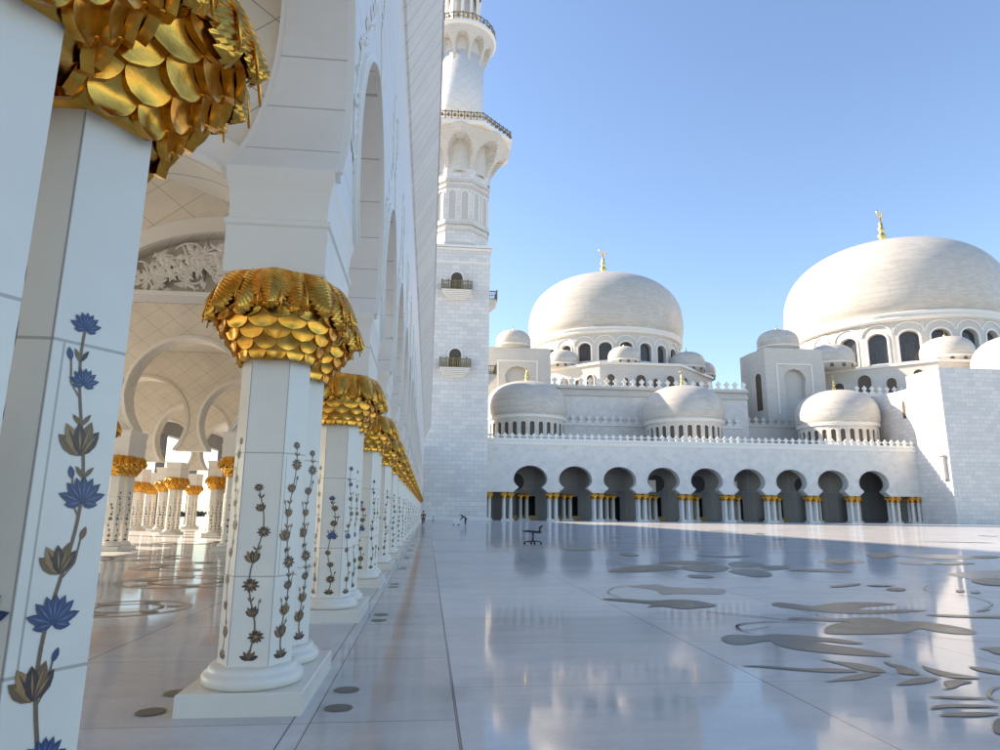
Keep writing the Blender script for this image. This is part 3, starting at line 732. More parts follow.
for k in range(64):
    u = rnd.uniform(cxl-2.5, cxl+2.5); z = rnd.uniform(6.5, 7.6); a = rnd.uniform(0, 2*PI); cur = rnd.choice((-1, 1))*rnd.uniform(2.0, 5.0); pts = []
    for i in range(16):
        if not inside(u, z): break
        pts.append(fl(u, z, .05)); u += .09*math.cos(a); z += .09*math.sin(a); a += cur*.09*(1+i*.06)
        if i % 3 == 2:
            q = a + rnd.choice((-1, 1))*.9; L = rnd.uniform(.2, .36); W = L*.5
            ca, sa = math.cos(q), math.sin(q)
            if inside(u+ca*L, z+sa*L):
                vs = [fl(u+ca*l*L-sa*w_*W, z+sa*l*L+ca*w_*W, h) for l, w_, h in ((0, 0, .05), (.4, .5, .05), (1, 0, .06), (.4, -.5, .05), (.45, 0, .11))]
                b.add(vs, [(0, 1, 4), (1, 2, 4), (2, 3, 4), (3, 0, 4), (3, 2, 1, 0)])
    if len(pts) > 2: b.tube(pts, .028, 5)
b.link('floral_screen', M['trim'], w)
# farther cross walls with horseshoe openings
for y, cs, r in ((28.6, (-4.7, -10.15), 2.35), (28.6 + 9.2, (-4.7, -10.15, -15.6), 2.35), (47.0, (-4.7, -10.3, -15.9), 2.4), (56.2, (-4.7, -10.4, -16.0, -21.3), 2.35)):
    ops = [horseshoe(c, 1.85, 4.73, 6.3, r) for c in sorted(cs)]
    hwall(y, .8, ops, -24.88, -1.95, 4.73, 10.19, mw=.16)
# ribs that curl over the inner vault walls
b = B()
b = None
# ------------------------------------------------------------------ the far arcade across the courtyard
FC = [22.0+9.97*k for k in range(9)]
far = thing('far_arcade', 'long low white arcade with nine dark keyhole arches across the far end', 'arcade', (60, 150, 0), 0)
fsh = [(-3.6, 6.0), (-3.5, 6.25), (-3.1, 6.55), (-2.65, 6.95), (-2.72, 7.2), (-3.2, 7.6), (-3.55, 8.15), (-3.68, 8.8), (-3.5, 9.7), (-3.0, 10.5), (-2.2, 11.15), (-1.2, 11.6), (0, 11.78)]
FS = smooth_curve(fsh, 3); FS = FS + [(-u, z) for u, z in FS[-2::-1]]
fy = lambda y0: (lambda u, z, q: (u, y0-q, z))
b = B(); pts = [(11.0, 6.0)]
for c in FC: pts += [(c+u, z) for u, z in FS]
pts += [(112.99, 6.0), (112.99, 17.2), (11.0, 17.2)]
b.prism(pts, fy(146), 0, -2.2); b.link('wall', M['farwall'], far)
b = B()
b.prism([(0, 16.15), (.12, 16.25), (.16, 16.5), (.16, 16.62), (.02, 16.66), (.02, 17.0), (.2, 17.1), (.2, 17.32), (-2.2, 17.32), (-2.2, 17.205), (0, 17.205)], lambda u, z, q: (q, 146.0-u-.003, z), 11.0, 112.98)
b.link('cornice', M['trim'], far)
b = B(); merlons(b, 12.3, 112.9, 17.3, 1.6, fy(146), .05, -.3); b.box(12.3, 112.9, 146.0, 146.25, 17.33, 17.7); b.box(12.3, 112.9, 145.99, 146.22, 18.2, 18.35)
b.link('parapet', M['trim'], far)
for c in FC:
    b = B(); b.band([(c+u, z) for u, z in FS], .22, fy(146), -.01, .05, w0=.02); b.link('arch_moulding', M['farwall'], far)
b = B(); b.box(11, 112.98, 148.2, 162, 14.0, 17.18); b.link('roof', M['upper'], far)
# back wall of the gallery with its own dark openings
b = B(); pts = [(11.0, 0.0)]
for c in FC:
    pts += [(c-2.6+1.2, 0), (c-2.6+1.2, 5.4), (c+2.4, 5.4), (c+2.4, 0)]
pts += [(112.98, 0), (112.98, 13.99), (11, 13.99)]
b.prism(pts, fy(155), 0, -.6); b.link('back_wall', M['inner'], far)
for i, c in enumerate(FC):
    b = B()
    if i in (0, 3, 4, 7): b.prism([(c-2.2+2.0*math.cos(t)+(3.5 if i in (3, 4) else 0), 8.6+2.0*math.sin(t)) for t in [2*PI*k/20 for k in range(20)]], fy(154.95), 0, .03); b.link('niche', M['shade'], far)  # flat near-black discs paint the shade of openings onto the wall
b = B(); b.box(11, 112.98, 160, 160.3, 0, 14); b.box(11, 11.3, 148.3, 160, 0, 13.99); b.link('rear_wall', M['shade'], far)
for i in (3, 5, 6):
    b = B(); c = FC[i]; b.box(c-.5, c+1.2, 154.9, 154.97, 6.6, 9.4); o = b.link('daylight_panel', M['trim'], far)  # white panel, its colour standing in for daylight through an opening
b = B()
for c in (FC[0], FC[1], FC[3], FC[4], FC[6]): b.box(c-3.0, c+2.8, 153.4, 153.6, 0, 1.0)
b.link('low_screen', M['brassdark'], far)

def far_cluster(label):
    t = thing('far_column_cluster', label, 'columns', (0, 0, 0), 0, 'column clusters under the far arcade')
    b = B(); b.box(-1.35, 1.35, -1.1, 1.1, 0, .3); b.link('plinth', M['plinth'], t)
    for sx in (-.72, .72):
        for sy in (-.62, .62):
            b = B(); b.lathe([(.50, .3), (.50, .42), (.40, .5), (.36, .55), (.36, 4.75)], n=16); o = b.link('shaft', M['shaft'], t, off=(0, 0, 0)); o.location = (sx, sy, 0)
            from_mesh('capital', CAPITAL, t, (sx, sy, 4.66), (1.12, 1.12, 1.66), sx+sy)
    b = B(); b.box(-1.30, 1.30, -1.05, 1.05, 5.97, 5.999); b.link('abacus', M['impost'], t)
    return t
fc0 = far_cluster(''); fct = child_table(fc0)
piers = [17.0+9.97*k for k in range(10)] + [12.4, 111.7]
for i, x in enumerate(piers):
    o = fc0 if i == 0 else copy_tree(fc0, fct)
    o.location = (x, 147.1, 0)
    if i < 10: o['label'] = ('gilded column cluster left of the %s far keyhole arch from the left' % ORD[i]) if i < 9 else 'gilded column cluster right of the last far keyhole arch'
    else: o['label'] = 'gilded column cluster at the foot of the tall minaret' if i == 10 else 'gilded column cluster against the tall plain corner block'
for i in range(9):
    o = copy_tree(fc0, fct); o.location = (piers[i]+4.4, 153.0, 0); o['group'] = 'inner column clusters of the far gallery'
    o['label'] = 'shaded column cluster seen inside the %s far keyhole arch from the left' % ORD[i]

# ------------------------------------------------------------------ domes
DP = [(.95, 0), (.965, .03), (.985, .08), (.997, .15), (1.0, .22)] + [((1-((h_-.22)/.78)**2.5)**(1/2.4), h_) for h_ in (.3, .38, .46, .54, .62, .69, .76, .82, .87, .91, .945, .97, .987, .996)] + [(0.0, 1.0)]
def finial(parent, x, y, z, h):
    b = B(); r = h*.11
    b.lathe([(r*1.7, z-.02*h), (r*1.5, z+.05*h), (r*.55, z+.09*h), (r*1.15, z+.17*h), (r*.5, z+.25*h), (r*.4, z+.28*h), (r*.95, z+.36*h), (r*.4, z+.43*h), (r*.35, z+.46*h), (r*.7, z+.53*h), (r*.3, z+.59*h), (r*.45, z+.65*h), (r*.16, z+.70*h), (r*.14, z+.82*h)], x, y, 16)
    c = z+.90*h; R0 = .1*h       # the crescent ring
    b.tube([(x+R0*1.25*math.cos(a), y+R0*.8*math.cos(a), c+R0*.75*math.sin(a)) for a in [PI/2+.25+(2*PI-.5)*i/20 for i in range(21)]], [h*.006+h*.014*math.sin(PI*i/20) for i in range(21)], 6)
    return b.link('finial', M['finial'], parent)
def dome(parent, x, y, z, R_, H, fin=None, drum=None, nwin=0, wz=None, ww=None, label=None):
    """drum: (z0, r) ; windows between wz"""
    b = B()
    pr = [(r*R_, z+h*H) for r, h in smooth_curve(DP, 3)]
    b.lathe([(R_*.90, z-.002*H)] + pr, x, y, 96 if R_ > 15 else 64)
    d = b.link('dome', M['dome'], parent)
    if label: d['label'] = label
    b = B(); b.lathe([(R_*.93, z-.075*H), (R_*.975, z-.065*H), (R_*.975, z-.04*H), (R_*.955, z-.03*H), (R_*.985, z-.012*H), (R_*.985, z+.004*H), (R_*.95, z+.01*H)], x, y, 96 if R_ > 15 else 64)
    b.link('ring_moulding', M['trim'], d)
    if fin: finial(d, x, y, z+H*.99, fin)
    if drum:
        z0, r = drum; zt = z-.06*H
        w0, w1 = wz; b = B(); bm = B()
        half = PI/nwin; side = 2*r*math.tan(half)
        for k in range(nwin):
            a = 2*PI*k/nwin + half*.0 - PI/2
            nx, ny = math.cos(a), math.sin(a); tx, ty = -ny, nx
            fn = lambda u, zz, q: (x+nx*(r+q)+tx*u, y+ny*(r+q)+ty*u, zz)
            hw = ww/2; cur = [(-hw, w0)] + [(hw*math.cos(PI-PI*i/10), w1-hw*.8+hw*.8*math.sin(PI-PI*i/10)) for i in range(11)] + [(hw, w0)]
            s2 = side/2
            b.prism([(-s2, w0), (-hw, w0)] + cur[1:-1] + [(hw, w0), (s2, w0), (s2, zt), (-s2, zt)], fn, 0, -ww*.35)
            if w0 > z0+.02: b.prism([(-s2, z0), (s2, z0), (s2, w0), (-s2, w0)], fn, 0, -ww*.35)
            bm.band(cur[1:-1] if R_ < 15 else cur, ww*.12, fn, -.01, ww*.05, w0=ww*.02)
            if R_ > 15:      # blind scallop over every window
                cc = [(s2*.93*math.cos(PI-PI*i/10), w1-ww*.1+s2*.72*math.sin(PI-PI*i/10)) for i in range(11)]
                bm.band(cc, ww*.065, fn, -.01, ww*.06)
        bm.lathe([(r-.02, w0-.12), (r+.05, w0-.12), (r+.05, w0+.01), (r-.02, w0+.01)], x, y, nwin*2, smooth=False)
        dr = b.link('drum', M['upper'], parent); bm.link('window_moulding', M['trim'], dr)
        for k in range(nwin):
            a = 2*PI*k/nwin - PI/2
            if math.sin(a) > .25: continue
            nx, ny = math.cos(a), math.sin(a); tx, ty = -ny, nx; q = -ww*.28
            b = B(); hw = ww/2+.02
            fn = lambda u, zz, qq: (x+nx*(r+qq)+tx*u, y+ny*(r+qq)+ty*u, zz)
            b.prism([(-hw, w0-.02), (hw, w0-.02), (hw, w1+.02), (-hw, w1+.02)], fn, q, q-.08)
            if ww > 1.5:
                for g in (-.5, 0, .5): b.prism([(g*hw*.9-.06, w0), (g*hw*.9+.06, w0), (g*hw*.9+.06, w1), (g*hw*.9-.06, w1)], fn, q+.05, q+.001, 1)
                for g in range(1, 6):
                    zz = w0+(w1-w0)*g/6; b.prism([(-hw, zz-.05), (hw, zz-.05), (hw, zz+.05), (-hw, zz+.05)], fn, q+.09, q+.051, 1)
            b.link('window', [M['glass'] if ww > 1.5 else M['lattice'], M['lattice']], dr)
        b = B(); b.lathe([(r-ww*.36, z0), (r-ww*.36, zt)], x, y, nwin*2); b.link('inner_drum', M['shade'], dr)
    return d
def small_dome(parent, x, y, z, R_, spike=True, win=True):
    b = B(); b.lathe([(R_*.95, z)] + [(r*R_, z+.28*R_+h*R_*.92) for r, h in DP], x, y, 40); d = b.link('small_dome', M['dome'], parent)
    b = B(); b.lathe([(R_*.97, z+.20*R_), (R_*1.02, z+.23*R_), (R_*1.02, z+.27*R_), (R_*.97, z+.30*R_)], x, y, 40); b.link('ring_moulding', M['trim'], d)
    if win:
        for k in range(12):
            a = 2*PI*k/12
            if math.sin(a) > .3: continue
            nx, ny = math.cos(a), math.sin(a); b = B()
            fn = lambda u, zz, q: (x+nx*(R_*.935+q)-ny*u, y+ny*(R_*.935+q)+nx*u, zz)
            w = R_*.075; b.prism([(-w, z+.02*R_), (w, z+.02*R_), (w, z+.14*R_), (0, z+.19*R_), (-w, z+.14*R_)], fn, 0, R_*.03); b.link('window', M['lattice'], d)
    if spike:
        b = B(); b.lathe([(R_*.10, z+1.18*R_), (R_*.05, z+1.24*R_), (R_*.07, z+1.28*R_), (R_*.02, z+1.33*R_), (R_*.012, z+1.48*R_)], x, y, 10); b.link('finial', M['finial'], d)
    return d
for x, lb in ((23.2, 'leftmost low dome on the roof, beside the minaret'), (62.8, 'middle low dome on the arcade roof with sunlit cap'), (103.4, 'right low dome on the arcade roof by the corner block')):
    dome(far, x, 160.5, 23.9, 9.9, 9.2, 4.4, (17.2, 9.2), 28, (19.0, 22.3), 1.05, lb)

# ------------------------------------------------------------------ prayer hall with the left large dome
hl = thing('prayer_hall', 'prayer hall with the smaller of the two great white domes, right of minaret', 'mosque hall', (55, 200, 0))
def block(b, x0, x1, y0, y1, z0, z1): b.box(x0, x1, y0, y1, z0, z1)
def octagon(cx, cy, ap, z0, z1, b):
    r = ap/math.cos(PI/8); b.lathe([(r, z0), (r, z1)], cx, cy, 8, smooth=False, phase=PI/8)
b = B(); b.box(24, 85.5, 172, 240, 0, 34.6); b.link('main_walls', M['farwall'], hl)
b = B(); b.box(23.6, 85.6, 171.55, 172.0-.003, 32.2, 33.3); b.box(23.4, 85.7, 171.3, 172.1, 34.0, 34.75); b.box(23.8, 85.5, 171.8, 171.99, 33.6, 33.9); b.link('cornice', M['niche'], hl)  # darker marble puts the cornice's shadow band into its colour
b = B(); merlons(b, 24, 85.7, 34.7, 2.3, fy(171.5), .0, -.35); b.link('parapet', M['trim'], hl)
b = B(); b.box(12.5, 82.9, 171.0, 171.9, 0, 24.9); b.link('lower_walls', M['farwall'], hl)
b = B(); b.box(12.5, 82.9, 170.7, 170.99, 24.1, 24.6); merlons(b, 12.5, 82.9, 24.9, 2.1, fy(171.1), .0, -.35); b.link('lower_parapet', M['trim'], hl)
b = B(); octagon(57, 203, 27.5, 34.6, 42.2, b); b.link('octagon_tier', M['upper'], hl)
b = B(); octagon(57, 203, 28.0, 41.7, 42.4, b); b.link('tier_cornice', M['trim'], hl)
def tier_windows(parent, cx, cy, ap, zs, ws, faces=(-3, -2, -1), n=5):
    for f in faces:
        a = f*PI/4
        nx, ny = math.cos(a), math.sin(a); tx, ty = -ny, nx; L = ap*math.tan(PI/8)
        for i in range(n):
            u0 = (-1+2*(i+.5)/n)*L*.92
            w, h0, h1 = ws[i % len(ws)], zs[0], zs[1] if i % 2 == 0 else zs[0]+(zs[1]-zs[0])*.75
            fn = lambda u, z, q: (cx+nx*(ap+q)+tx*u, cy+ny*(ap+q)+ty*u, z)
            cur = [(u0-w/2, h0)] + [(u0+w/2*math.cos(PI-PI*k/8), h1-w/2+w/2*math.sin(PI-PI*k/8)) for k in range(9)] + [(u0+w/2, h0)]
            b = B(); b.prism(cur, fn, .01, .03); b.band(cur, .3, fn, -.01, .28, mi=1); b.link('window', [M['lattice'], M['upper']], parent)
tier_windows(hl, 57, 203, 27.5, (35.3, 39.0), (2.2, 1.3, 2.8, 1.3, 2.2))
d = dome(hl, 55.2, 205, 54.3, 24.6, 22.3, 11.5, (42.2, 23.0), 24, (44.6, 50.0), 3.7, 'smaller great white dome, right of the minaret')
for x, y, z, r in ((53.6, 179.2, 42.3, 4.5), (74.8, 186.5, 42.3, 5.2), (82.5, 196, 42.3, 4.8), (37.5, 186.5, 42.3, 4.6)): small_dome(hl, x, y, z, r)
# the arched pavilion at the left of it
pv = thing('roof_pavilion', 'square white roof pavilion with arched niche beside the minaret, small dome on top', 'pavilion', (20, 172, 17))
def pavilion(t, x0, x1, y0, y1, z0, z1, nx0, nx1, nz0, nz1, side=None):
    c = (nx0+nx1)/2; hw = (nx1-nx0)/2
    ks = [(-hw*.92, nz0), (-hw*.92, nz1-hw*1.35), (-hw, nz1-hw*1.15), (-hw*1.02, nz1-hw*.8), (-hw*.85, nz1-hw*.4), (-hw*.5, nz1-hw*.1), (0, nz1), (hw*.5, nz1-hw*.1), (hw*.85, nz1-hw*.4), (hw*1.02, nz1-hw*.8), (hw, nz1-hw*1.15), (hw*.92, nz1-hw*1.35), (hw*.92, nz0)]
    b = B(); b.prism([(x0, nz0)] + [(c+u, z) for u, z in ks] + [(x1, nz0), (x1, z1), (x0, z1)], fy(y0), 0, -1.6)
    b.box(x0, x1, y0, y0+1.6, z0, nz0); b.box(x0, x1, y0+1.6, y1, z0, z1)
    w = b.link('walls', M['upper'], t)
    b = B(); b.box(c-hw*1.05, c+hw*1.05, y0+1.45, y0+1.598, nz0, nz1+.1); b.link('niche', M['niche'], t)
    b = B(); fr = hw*1.55
    for q in ((c-fr-.4, c-fr, nz0-1.2, nz1+1.6), (c+fr, c+fr+.4, nz0-1.2, nz1+1.6), (c-fr, c+fr, nz1+1.2, nz1+1.6)): b.box(q[0], q[1], y0-.22, y0-.002, q[2], q[3])
    b.link('frame_moulding', M['trim'], t)
pavilion(pv, 13.2, 31, 170, 178, 17.35, 44.2, 19.0, 25.4, 28, 39.2)
small_dome(pv, 21.6, 174, 44.2, 4.7, win=False)

# ------------------------------------------------------------------ main hall with the largest dome
hr = thing('main_prayer_hall', 'main prayer hall carrying the largest white dome at right', 'mosque hall', (151, 200, 0))
b = B(); octagon(151, 203, 43, 0, 42.3, b); b.link('octagon_tier', M['upper'], hr)
b = B(); octagon(151, 203, 43.5, 41.8, 42.55, b); b.link('tier_cornice', M['trim'], hr)
tier_windows(hr, 151, 203, 43, (34.0, 40.2), (2.4, 2.4, 3.4), faces=(-3, -2), n=5)
b = B(); b.box(110.5, 136, 163, 200, 0, 33.2); b.link('side_walls', M['upper'], hr)
b = B(); merlons(b, 110.5, 136, 33.2, 2.0, fy(163), 0, -.35); b.box(110.5, 136, 162.7, 162.99, 32.3, 33.1); b.link('parapet', M['trim'], hr)
dome(hr, 151.5, 200, 59.3, 33.0, 30.5, 15.5, (42.3, 30.8), 24, (45.0, 54.0), 5.0, 'largest white dome, at the right of the photo')
for x, y, z, r in ((114.5, 178, 42.4, 6.4), (141.5, 166.5, 42.4, 6.6)): small_dome(hr, x, y, z, r)
pr_ = thing('roof_pavilion', 'taller canted white pavilion with keyhole niche between the two great domes', 'pavilion', (95, 168, 17))
pavilion(pr_, 92.38, 109.88, 174, 186, 17.35, 47.68, 97.65, 103.98, 30.07, 41.67)
b = B()      # canted left side
b.prism([(92.377, 174.003), (91.0, 180), (91.0, 186), (92.377, 186)], lambda u, z, q: (u, z, q), 17.35, 47.26); b.link('canted_side', M['upper'], pr_)
nrm = Vector((-6.0, -1.38)).normalized(); tv = Vector((-nrm.y, nrm.x)); cc = Vector((91.69, 177.0))
b = B(); fn = lambda u, z, q: (cc.x+tv.x*u+nrm.x*q, cc.y+tv.y*u+nrm.y*q, z)
b.prism([(-1.1, 30.1)] + [(1.1*math.cos(PI-PI*k/8), 39.6+1.1*math.sin(PI-PI*k/8)) for k in range(9)] + [(1.1, 30.1)], fn, .005, .05); b.link('side_niche', M['lattice'], pr_)
small_dome(pr_, 100.2, 180.5, 47.68, 5.8, win=False)
b = B(); b.box(82.9, 112.9, 173.0, 173.99, 17.35, 25.7); b.box(82.9, 112.9, 172.7, 172.99, 25.0, 25.5); merlons(b, 82.9, 110.4, 25.7, 2.1, fy(173), 0, -.35); b.link('terrace_wall', M['upper'], pr_)
b = B(); b.box(12.5, 110.4, 162.003, 170.9, 0, 17.1); b.link('roof_slab', M['upper'], far)
# hidden side buildings seen as white edges between the halls
hb = thing('rear_hall', 'low white roof edge with crenellations in the gap between the two halls', 'building', (100, 215, 0))
b = B(); b.box(92, 128, 210, 240, 0, 42); b.link('walls', M['upper'], hb)

# ------------------------------------------------------------------ corner block at the right
cb = thing('corner_block', 'tall plain white marble corner block at the right edge with sunlit left side', 'building', (140, 145, 0))
b = B()
b.prism([(113, 136), (180, 136), (180, 162), (123, 162), (123, 146.5), (113, 146.5)], lambda u, z, q: (u, z, q), 0, 34.4); b.link('high_walls', M['block'], cb)
b = B(); b.box(113, 122.99, 146.503, 160, 0, 31.4); b.link('lower_walls', M['block'], cb)
b = B(); b.prism([(147.8, 24.5), (147.8, 28.3), (148.3, 28.9), (148.8, 28.3), (148.8, 24.5)], lambda u, z, q: (q, u, z), 112.95, 112.99); b.link('window', M['lattice'], cb)
b = B(); b.box(112.2, 112.99, 137.0, 138.2, 9.5, 14.6); b.box(111.9, 112.99, 136.8, 138.4, 14.61, 14.9); b.link('wall_box', M['upper'], cb)
b = B(); b.lathe([(9.4, 34.42)] + [(r*9.7, 35.2+h*11.0) for r, h in DP], 145.2, 149, 64); b.link('dome', M['dome'], cb)

# ------------------------------------------------------------------ minaret
mx, my = 4.9, 150.4
mn = thing('minaret', 'tall white marble minaret rising out of the frame beside the arcade', 'minaret', (mx, my, 0))
b = B(); b.box(mx-7.4, mx+7.4, my-7.4, my+7.4, 0, 60.5); b.link('square_shaft', M['block'], mn)
b = B()
for z, p in ((56.5, .18), (59.6, .28), (60.3, .45)): b.box(mx-7.4-p, mx+7.4+p, my-7.4-p, my+7.4+p, z, z+.55)
b.link('shaft_cornice', M['trim'], mn)
def rlathe(name, pr, n, mat, smooth=False, phase=0.0, parent=mn, xy=None):
    b = B(); x, y = xy or (mx, my); b.lathe(pr, x, y, n, smooth=smooth, phase=phase); return b.link(name, mat, parent)
k8 = 1/math.cos(PI/8)
rlathe('octagonal_shaft', [(7.1*k8, 60.85), (7.1*k8, 80)], 8, M['block'], phase=PI/8)
for z, p, h in ((61.0, .35, .5), (64.5, .25, .45), (66.0, .4, .6), (75.2, .3, .5), (76.6, .4, .7)):
    b = B(); b.lathe([((7.1+p)*k8, z), ((7.1+p)*k8, z+h)], mx, my, 8, smooth=False, phase=PI/8); b.link('band', M['upper'], mn)
for f in range(8):
    a = f*PI/4
    if math.sin(a) > .1: continue
    nx, ny = math.cos(a), math.sin(a); fn = lambda u, z, q: (mx+nx*(7.1+q)-ny*u, my+ny*(7.1+q)+nx*u, z)
    for u0 in (-1.45, 1.45):
        b = B(); cur = [(u0-.75, 67.4)] + [(u0+.75*math.cos(PI-PI*k/8), 73.6+.75*math.sin(PI-PI*k/8)) for k in range(9)] + [(u0+.75, 67.4)]
        b.prism(cur, fn, .003, .02); b.band(cur, .22, fn, -.01, .25, mi=1); b.link('blind_niche', [M['niche'], M['trim']], mn)
# corbelled balconies: petal corbels with rounded hollows
def corbel(z0, z1, r0, r1, n, oct_):
    """brackets with round headed hollows between them, under a balcony"""
    b = B(); S = 22; q = 24; m = n*q; vs = []
    for j in range(S+1):
        t = j/S
        for i in range(m):
            a = 2*PI*i/m + (PI/8 if oct_ else 0)
            ph = 2*(i % q)/q - 1
            head = .80 if abs(ph) < 1e-6 else .34 + .46*math.sqrt(max(0, 1-(ph/.80)**2))
            rr = r0 + (r1-r0)*(t**1.25)
            if abs(ph) < .80 and t < head: rr = r0 + (rr-r0)*.12
            if oct_:
                aa = (a % (PI/4)) - PI/8
                rr = rr/math.cos(aa)
            vs.append((mx+rr*math.cos(a), my+rr*math.sin(a), z0+(z1-z0)*t))
    fs = [(j*m+i, j*m+(i+1) % m, (j+1)*m+(i+1) % m, (j+1)*m+i) for j in range(S) for i in range(m)]
    b.add(vs, fs, 0, False); return b.link('corbel', M['upper'], mn)
def railing(z, r, n, h, phase=0.0, parent=mn):
    b = B(); k = n
    pts = [(mx+r*math.cos(2*PI*i/n+phase), my+r*math.sin(2*PI*i/n+phase)) for i in range(n)]
    for zz, rad in ((z+.15, .10), (z+h*.5, .07), (z+h, .14)):
        b.tube([(x, y, zz) for x, y in pts+pts[:1]], rad, 5)
    m = max(1, int(2*math.pi*r/n/1.3))
    for i in range(n):
        x0, y0 = pts[i]; x1, y1 = pts[(i+1) % n]
        for j in range(m):
            t = j/m; x, y = x0+(x1-x0)*t, y0+(y1-y0)*t
            b.box(x-.12, x+.12, y-.12, y+.12, z, z+h+.25)
            q = (j+.5)/m; x, y = x0+(x1-x0)*q, y0+(y1-y0)*q
            b.lathe([(.05, z+.3*h), (.42, z+.5*h), (.42, z+.6*h), (.05, z+.85*h)], x, y, 6)
    return b.link('railing', M['brassdark'], parent)
corbel(79.2, 88.4, 7.2, 12.0, 8, True)
rlathe('balcony_floor', [(12.2*k8, 88.4), (12.5*k8, 88.8), (12.5*k8, 89.3)], 8, M['trim'], phase=PI/8)
railing(89.3, 12.2*k8, 8, 2.0, PI/8)
rlathe('round_shaft', [(5.8, 88.1), (5.8, 113)], 48, marble('lozenge_marble', (0.74, 0.73, 0.70), 0.42, 'diamond', 2.6, 2.6, 0.16, vary=0.03, bump=0.2, seamcol=(0.60, 0.58, 0.54)), smooth=True)
corbel(109.5, 117.6, 5.7, 8.4, 10, False)
rlathe('upper_balcony_floor', [(8.5, 117.6), (8.9, 118.0), (8.9, 118.6)], 48, M['trim'], smooth=False)
railing(118.6, 8.6, 24, 2.0)
rlathe('lantern_core', [(3.3, 118.6), (3.3, 134)], 32, M['niche'], smooth=True)
for i in range(12):
    a = 2*PI*i/12; x, y = mx+4.4*math.cos(a), my+4.4*math.sin(a)
    b = B(); b.lathe([(.62, 118.6), (.62, 119.2), (.42, 119.5), (.40, 129.3), (.62, 130.2), (.62, 130.8)], x, y, 12); b.link('lantern_column', M['trim'], mn)
corbel(130.8, 135, 4.9, 6.6, 12, False)
rlathe('lantern_roof', [(6.7, 135), (6.9, 135.6), (6.2, 136.2), (3.2, 137), (3.0, 141), (3.6, 142.5), (3.4, 145), (2.2, 147.5), (.8, 149.5), (.1, 150.5)], 40, M['finial'], smooth=True)
def wbalcony(side, z):
    """small gilded window balcony; side 0 faces the courtyard, side 1 the far arcade roofs"""
    if side == 0: fn = lambda u, zz, q: (mx+u, my-7.4-q, zz)
    else: fn = lambda u, zz, q: (mx+7.4+q, my+u, zz)
    d = B()
    for k in range(6):
        t = k/5; d.prism([(-2.0-1.2*t, z-2.0+1.6*t), (2.0+1.2*t, z-2.0+1.6*t), (2.2+1.2*t, z-1.72+1.6*t), (-2.2-1.2*t, z-1.72+1.6*t)], fn, -.05, .6+1.6*t)
    o = d.link('window_balcony', M['trim'], mn)
    d = B(); cur = [(-1.3, z+.1)] + [(1.3*math.cos(PI-PI*k/10), z+3.2+1.3*math.sin(PI-PI*k/10)) for k in range(11)] + [(1.3, z+.1)]
    d.prism(cur, fn, .004, .03); d.band(cur, .35, fn, -.01, .3, mi=1); d.link('window', [M['lattice'], M['trim']], o)
    d = B(); W = 3.3; D = 2.1
    for zz, t in ((z-.1, .14), (z+.85, .08), (z+1.75, .2)):
        d.prism([(-W, zz), (W, zz), (W, zz+t), (-W, zz+t)], fn, D-.12, D)
        for s in (-1, 1): d.prism([(s*W-.1, zz+.003), (s*W+.1, zz+.003), (s*W+.1, zz+t-.003), (s*W-.1, zz+t-.003)], fn, 0.02, D-.121)
    for i in range(15):
        u = -W+2*W*i/14; w = .16 if i % 3 == 0 else .09; d.prism([(u-w, z-.25), (u+w, z-.25), (u+w, z+(2.2 if i % 3 == 0 else 1.7)), (u-w, z+(2.2 if i % 3 == 0 else 1.7))], fn, D-.2, D+.06)
    for i in range(5):
        q = .3+i*.4
        for s in (-1, 1): d.prism([(s*W-.08, z-.2), (s*W+.08, z-.2), (s*W+.08, z+1.7), (s*W-.08, z+1.7)], fn, q, q+.14)
    d.link('railing', M['brassdark'], o)
for z in (32.2, 49.8):
    wbalcony(0, z); wbalcony(1, z)
b = B(); b.box(mx-8, mx+7.9, my-7.9, my-7.41, 0, .55); b.link('base_step', M['trim'], mn)

# ------------------------------------------------------------------ things standing on the courtyard
tr = thing('wheeled_stand', 'low black wheeled stand with a tilted padded top, alone on the courtyard', 'trolley', (5.37, 34.8, .012), R(8))
def loc(b, name, mat, parent): return b.link(name, mat, parent, off=(0, 0, 0))
b = B(); b.tube([(-.42, .05, .14), (-.2, 0, .17), (.2, 0, .17), (.42, .05, .14)], .03, 6); b.tube([(0, -.25, .13), (0, 0, .18), (0, .3, .13)], .028, 6); loc(b, 'base_frame', M['black'], tr)
for x, y in ((-.44, .05), (.44, .05), (0, -.27), (0, .32)):
    b = B(); b.tube([(x-.025, y, .07), (x+.025, y, .07)], .07, 14, smooth=False); loc(b, 'wheel', M['rubber'], tr)
b = B(); b.tube([(0, 0, .17), (-.01, 0, .45), (0, 0, .62)], [.05, .042, .05], 8); loc(b, 'post', M['black'], tr)
b = B(); b.prism([(-.52, .66), (-.45, .63), (-.1, .60), (.3, .57), (.40, .60), (.40, .68), (.1, .69), (-.2, .72), (-.5, .70)], lambda u, z, q: (u, q, z), -.16, .16); loc(b, 'padded_top', M['robe'], tr)
b = B(); b.tube([(.33, 0, .64), (.38, 0, .80), (.42, 0, .88)], [.05, .04, .05], 7); b.tube([(.30, 0, .82), (.42, 0, .88), (.50, 0, .97)], [.03, .06, .03], 7); loc(b, 'handle', M['black'], tr)

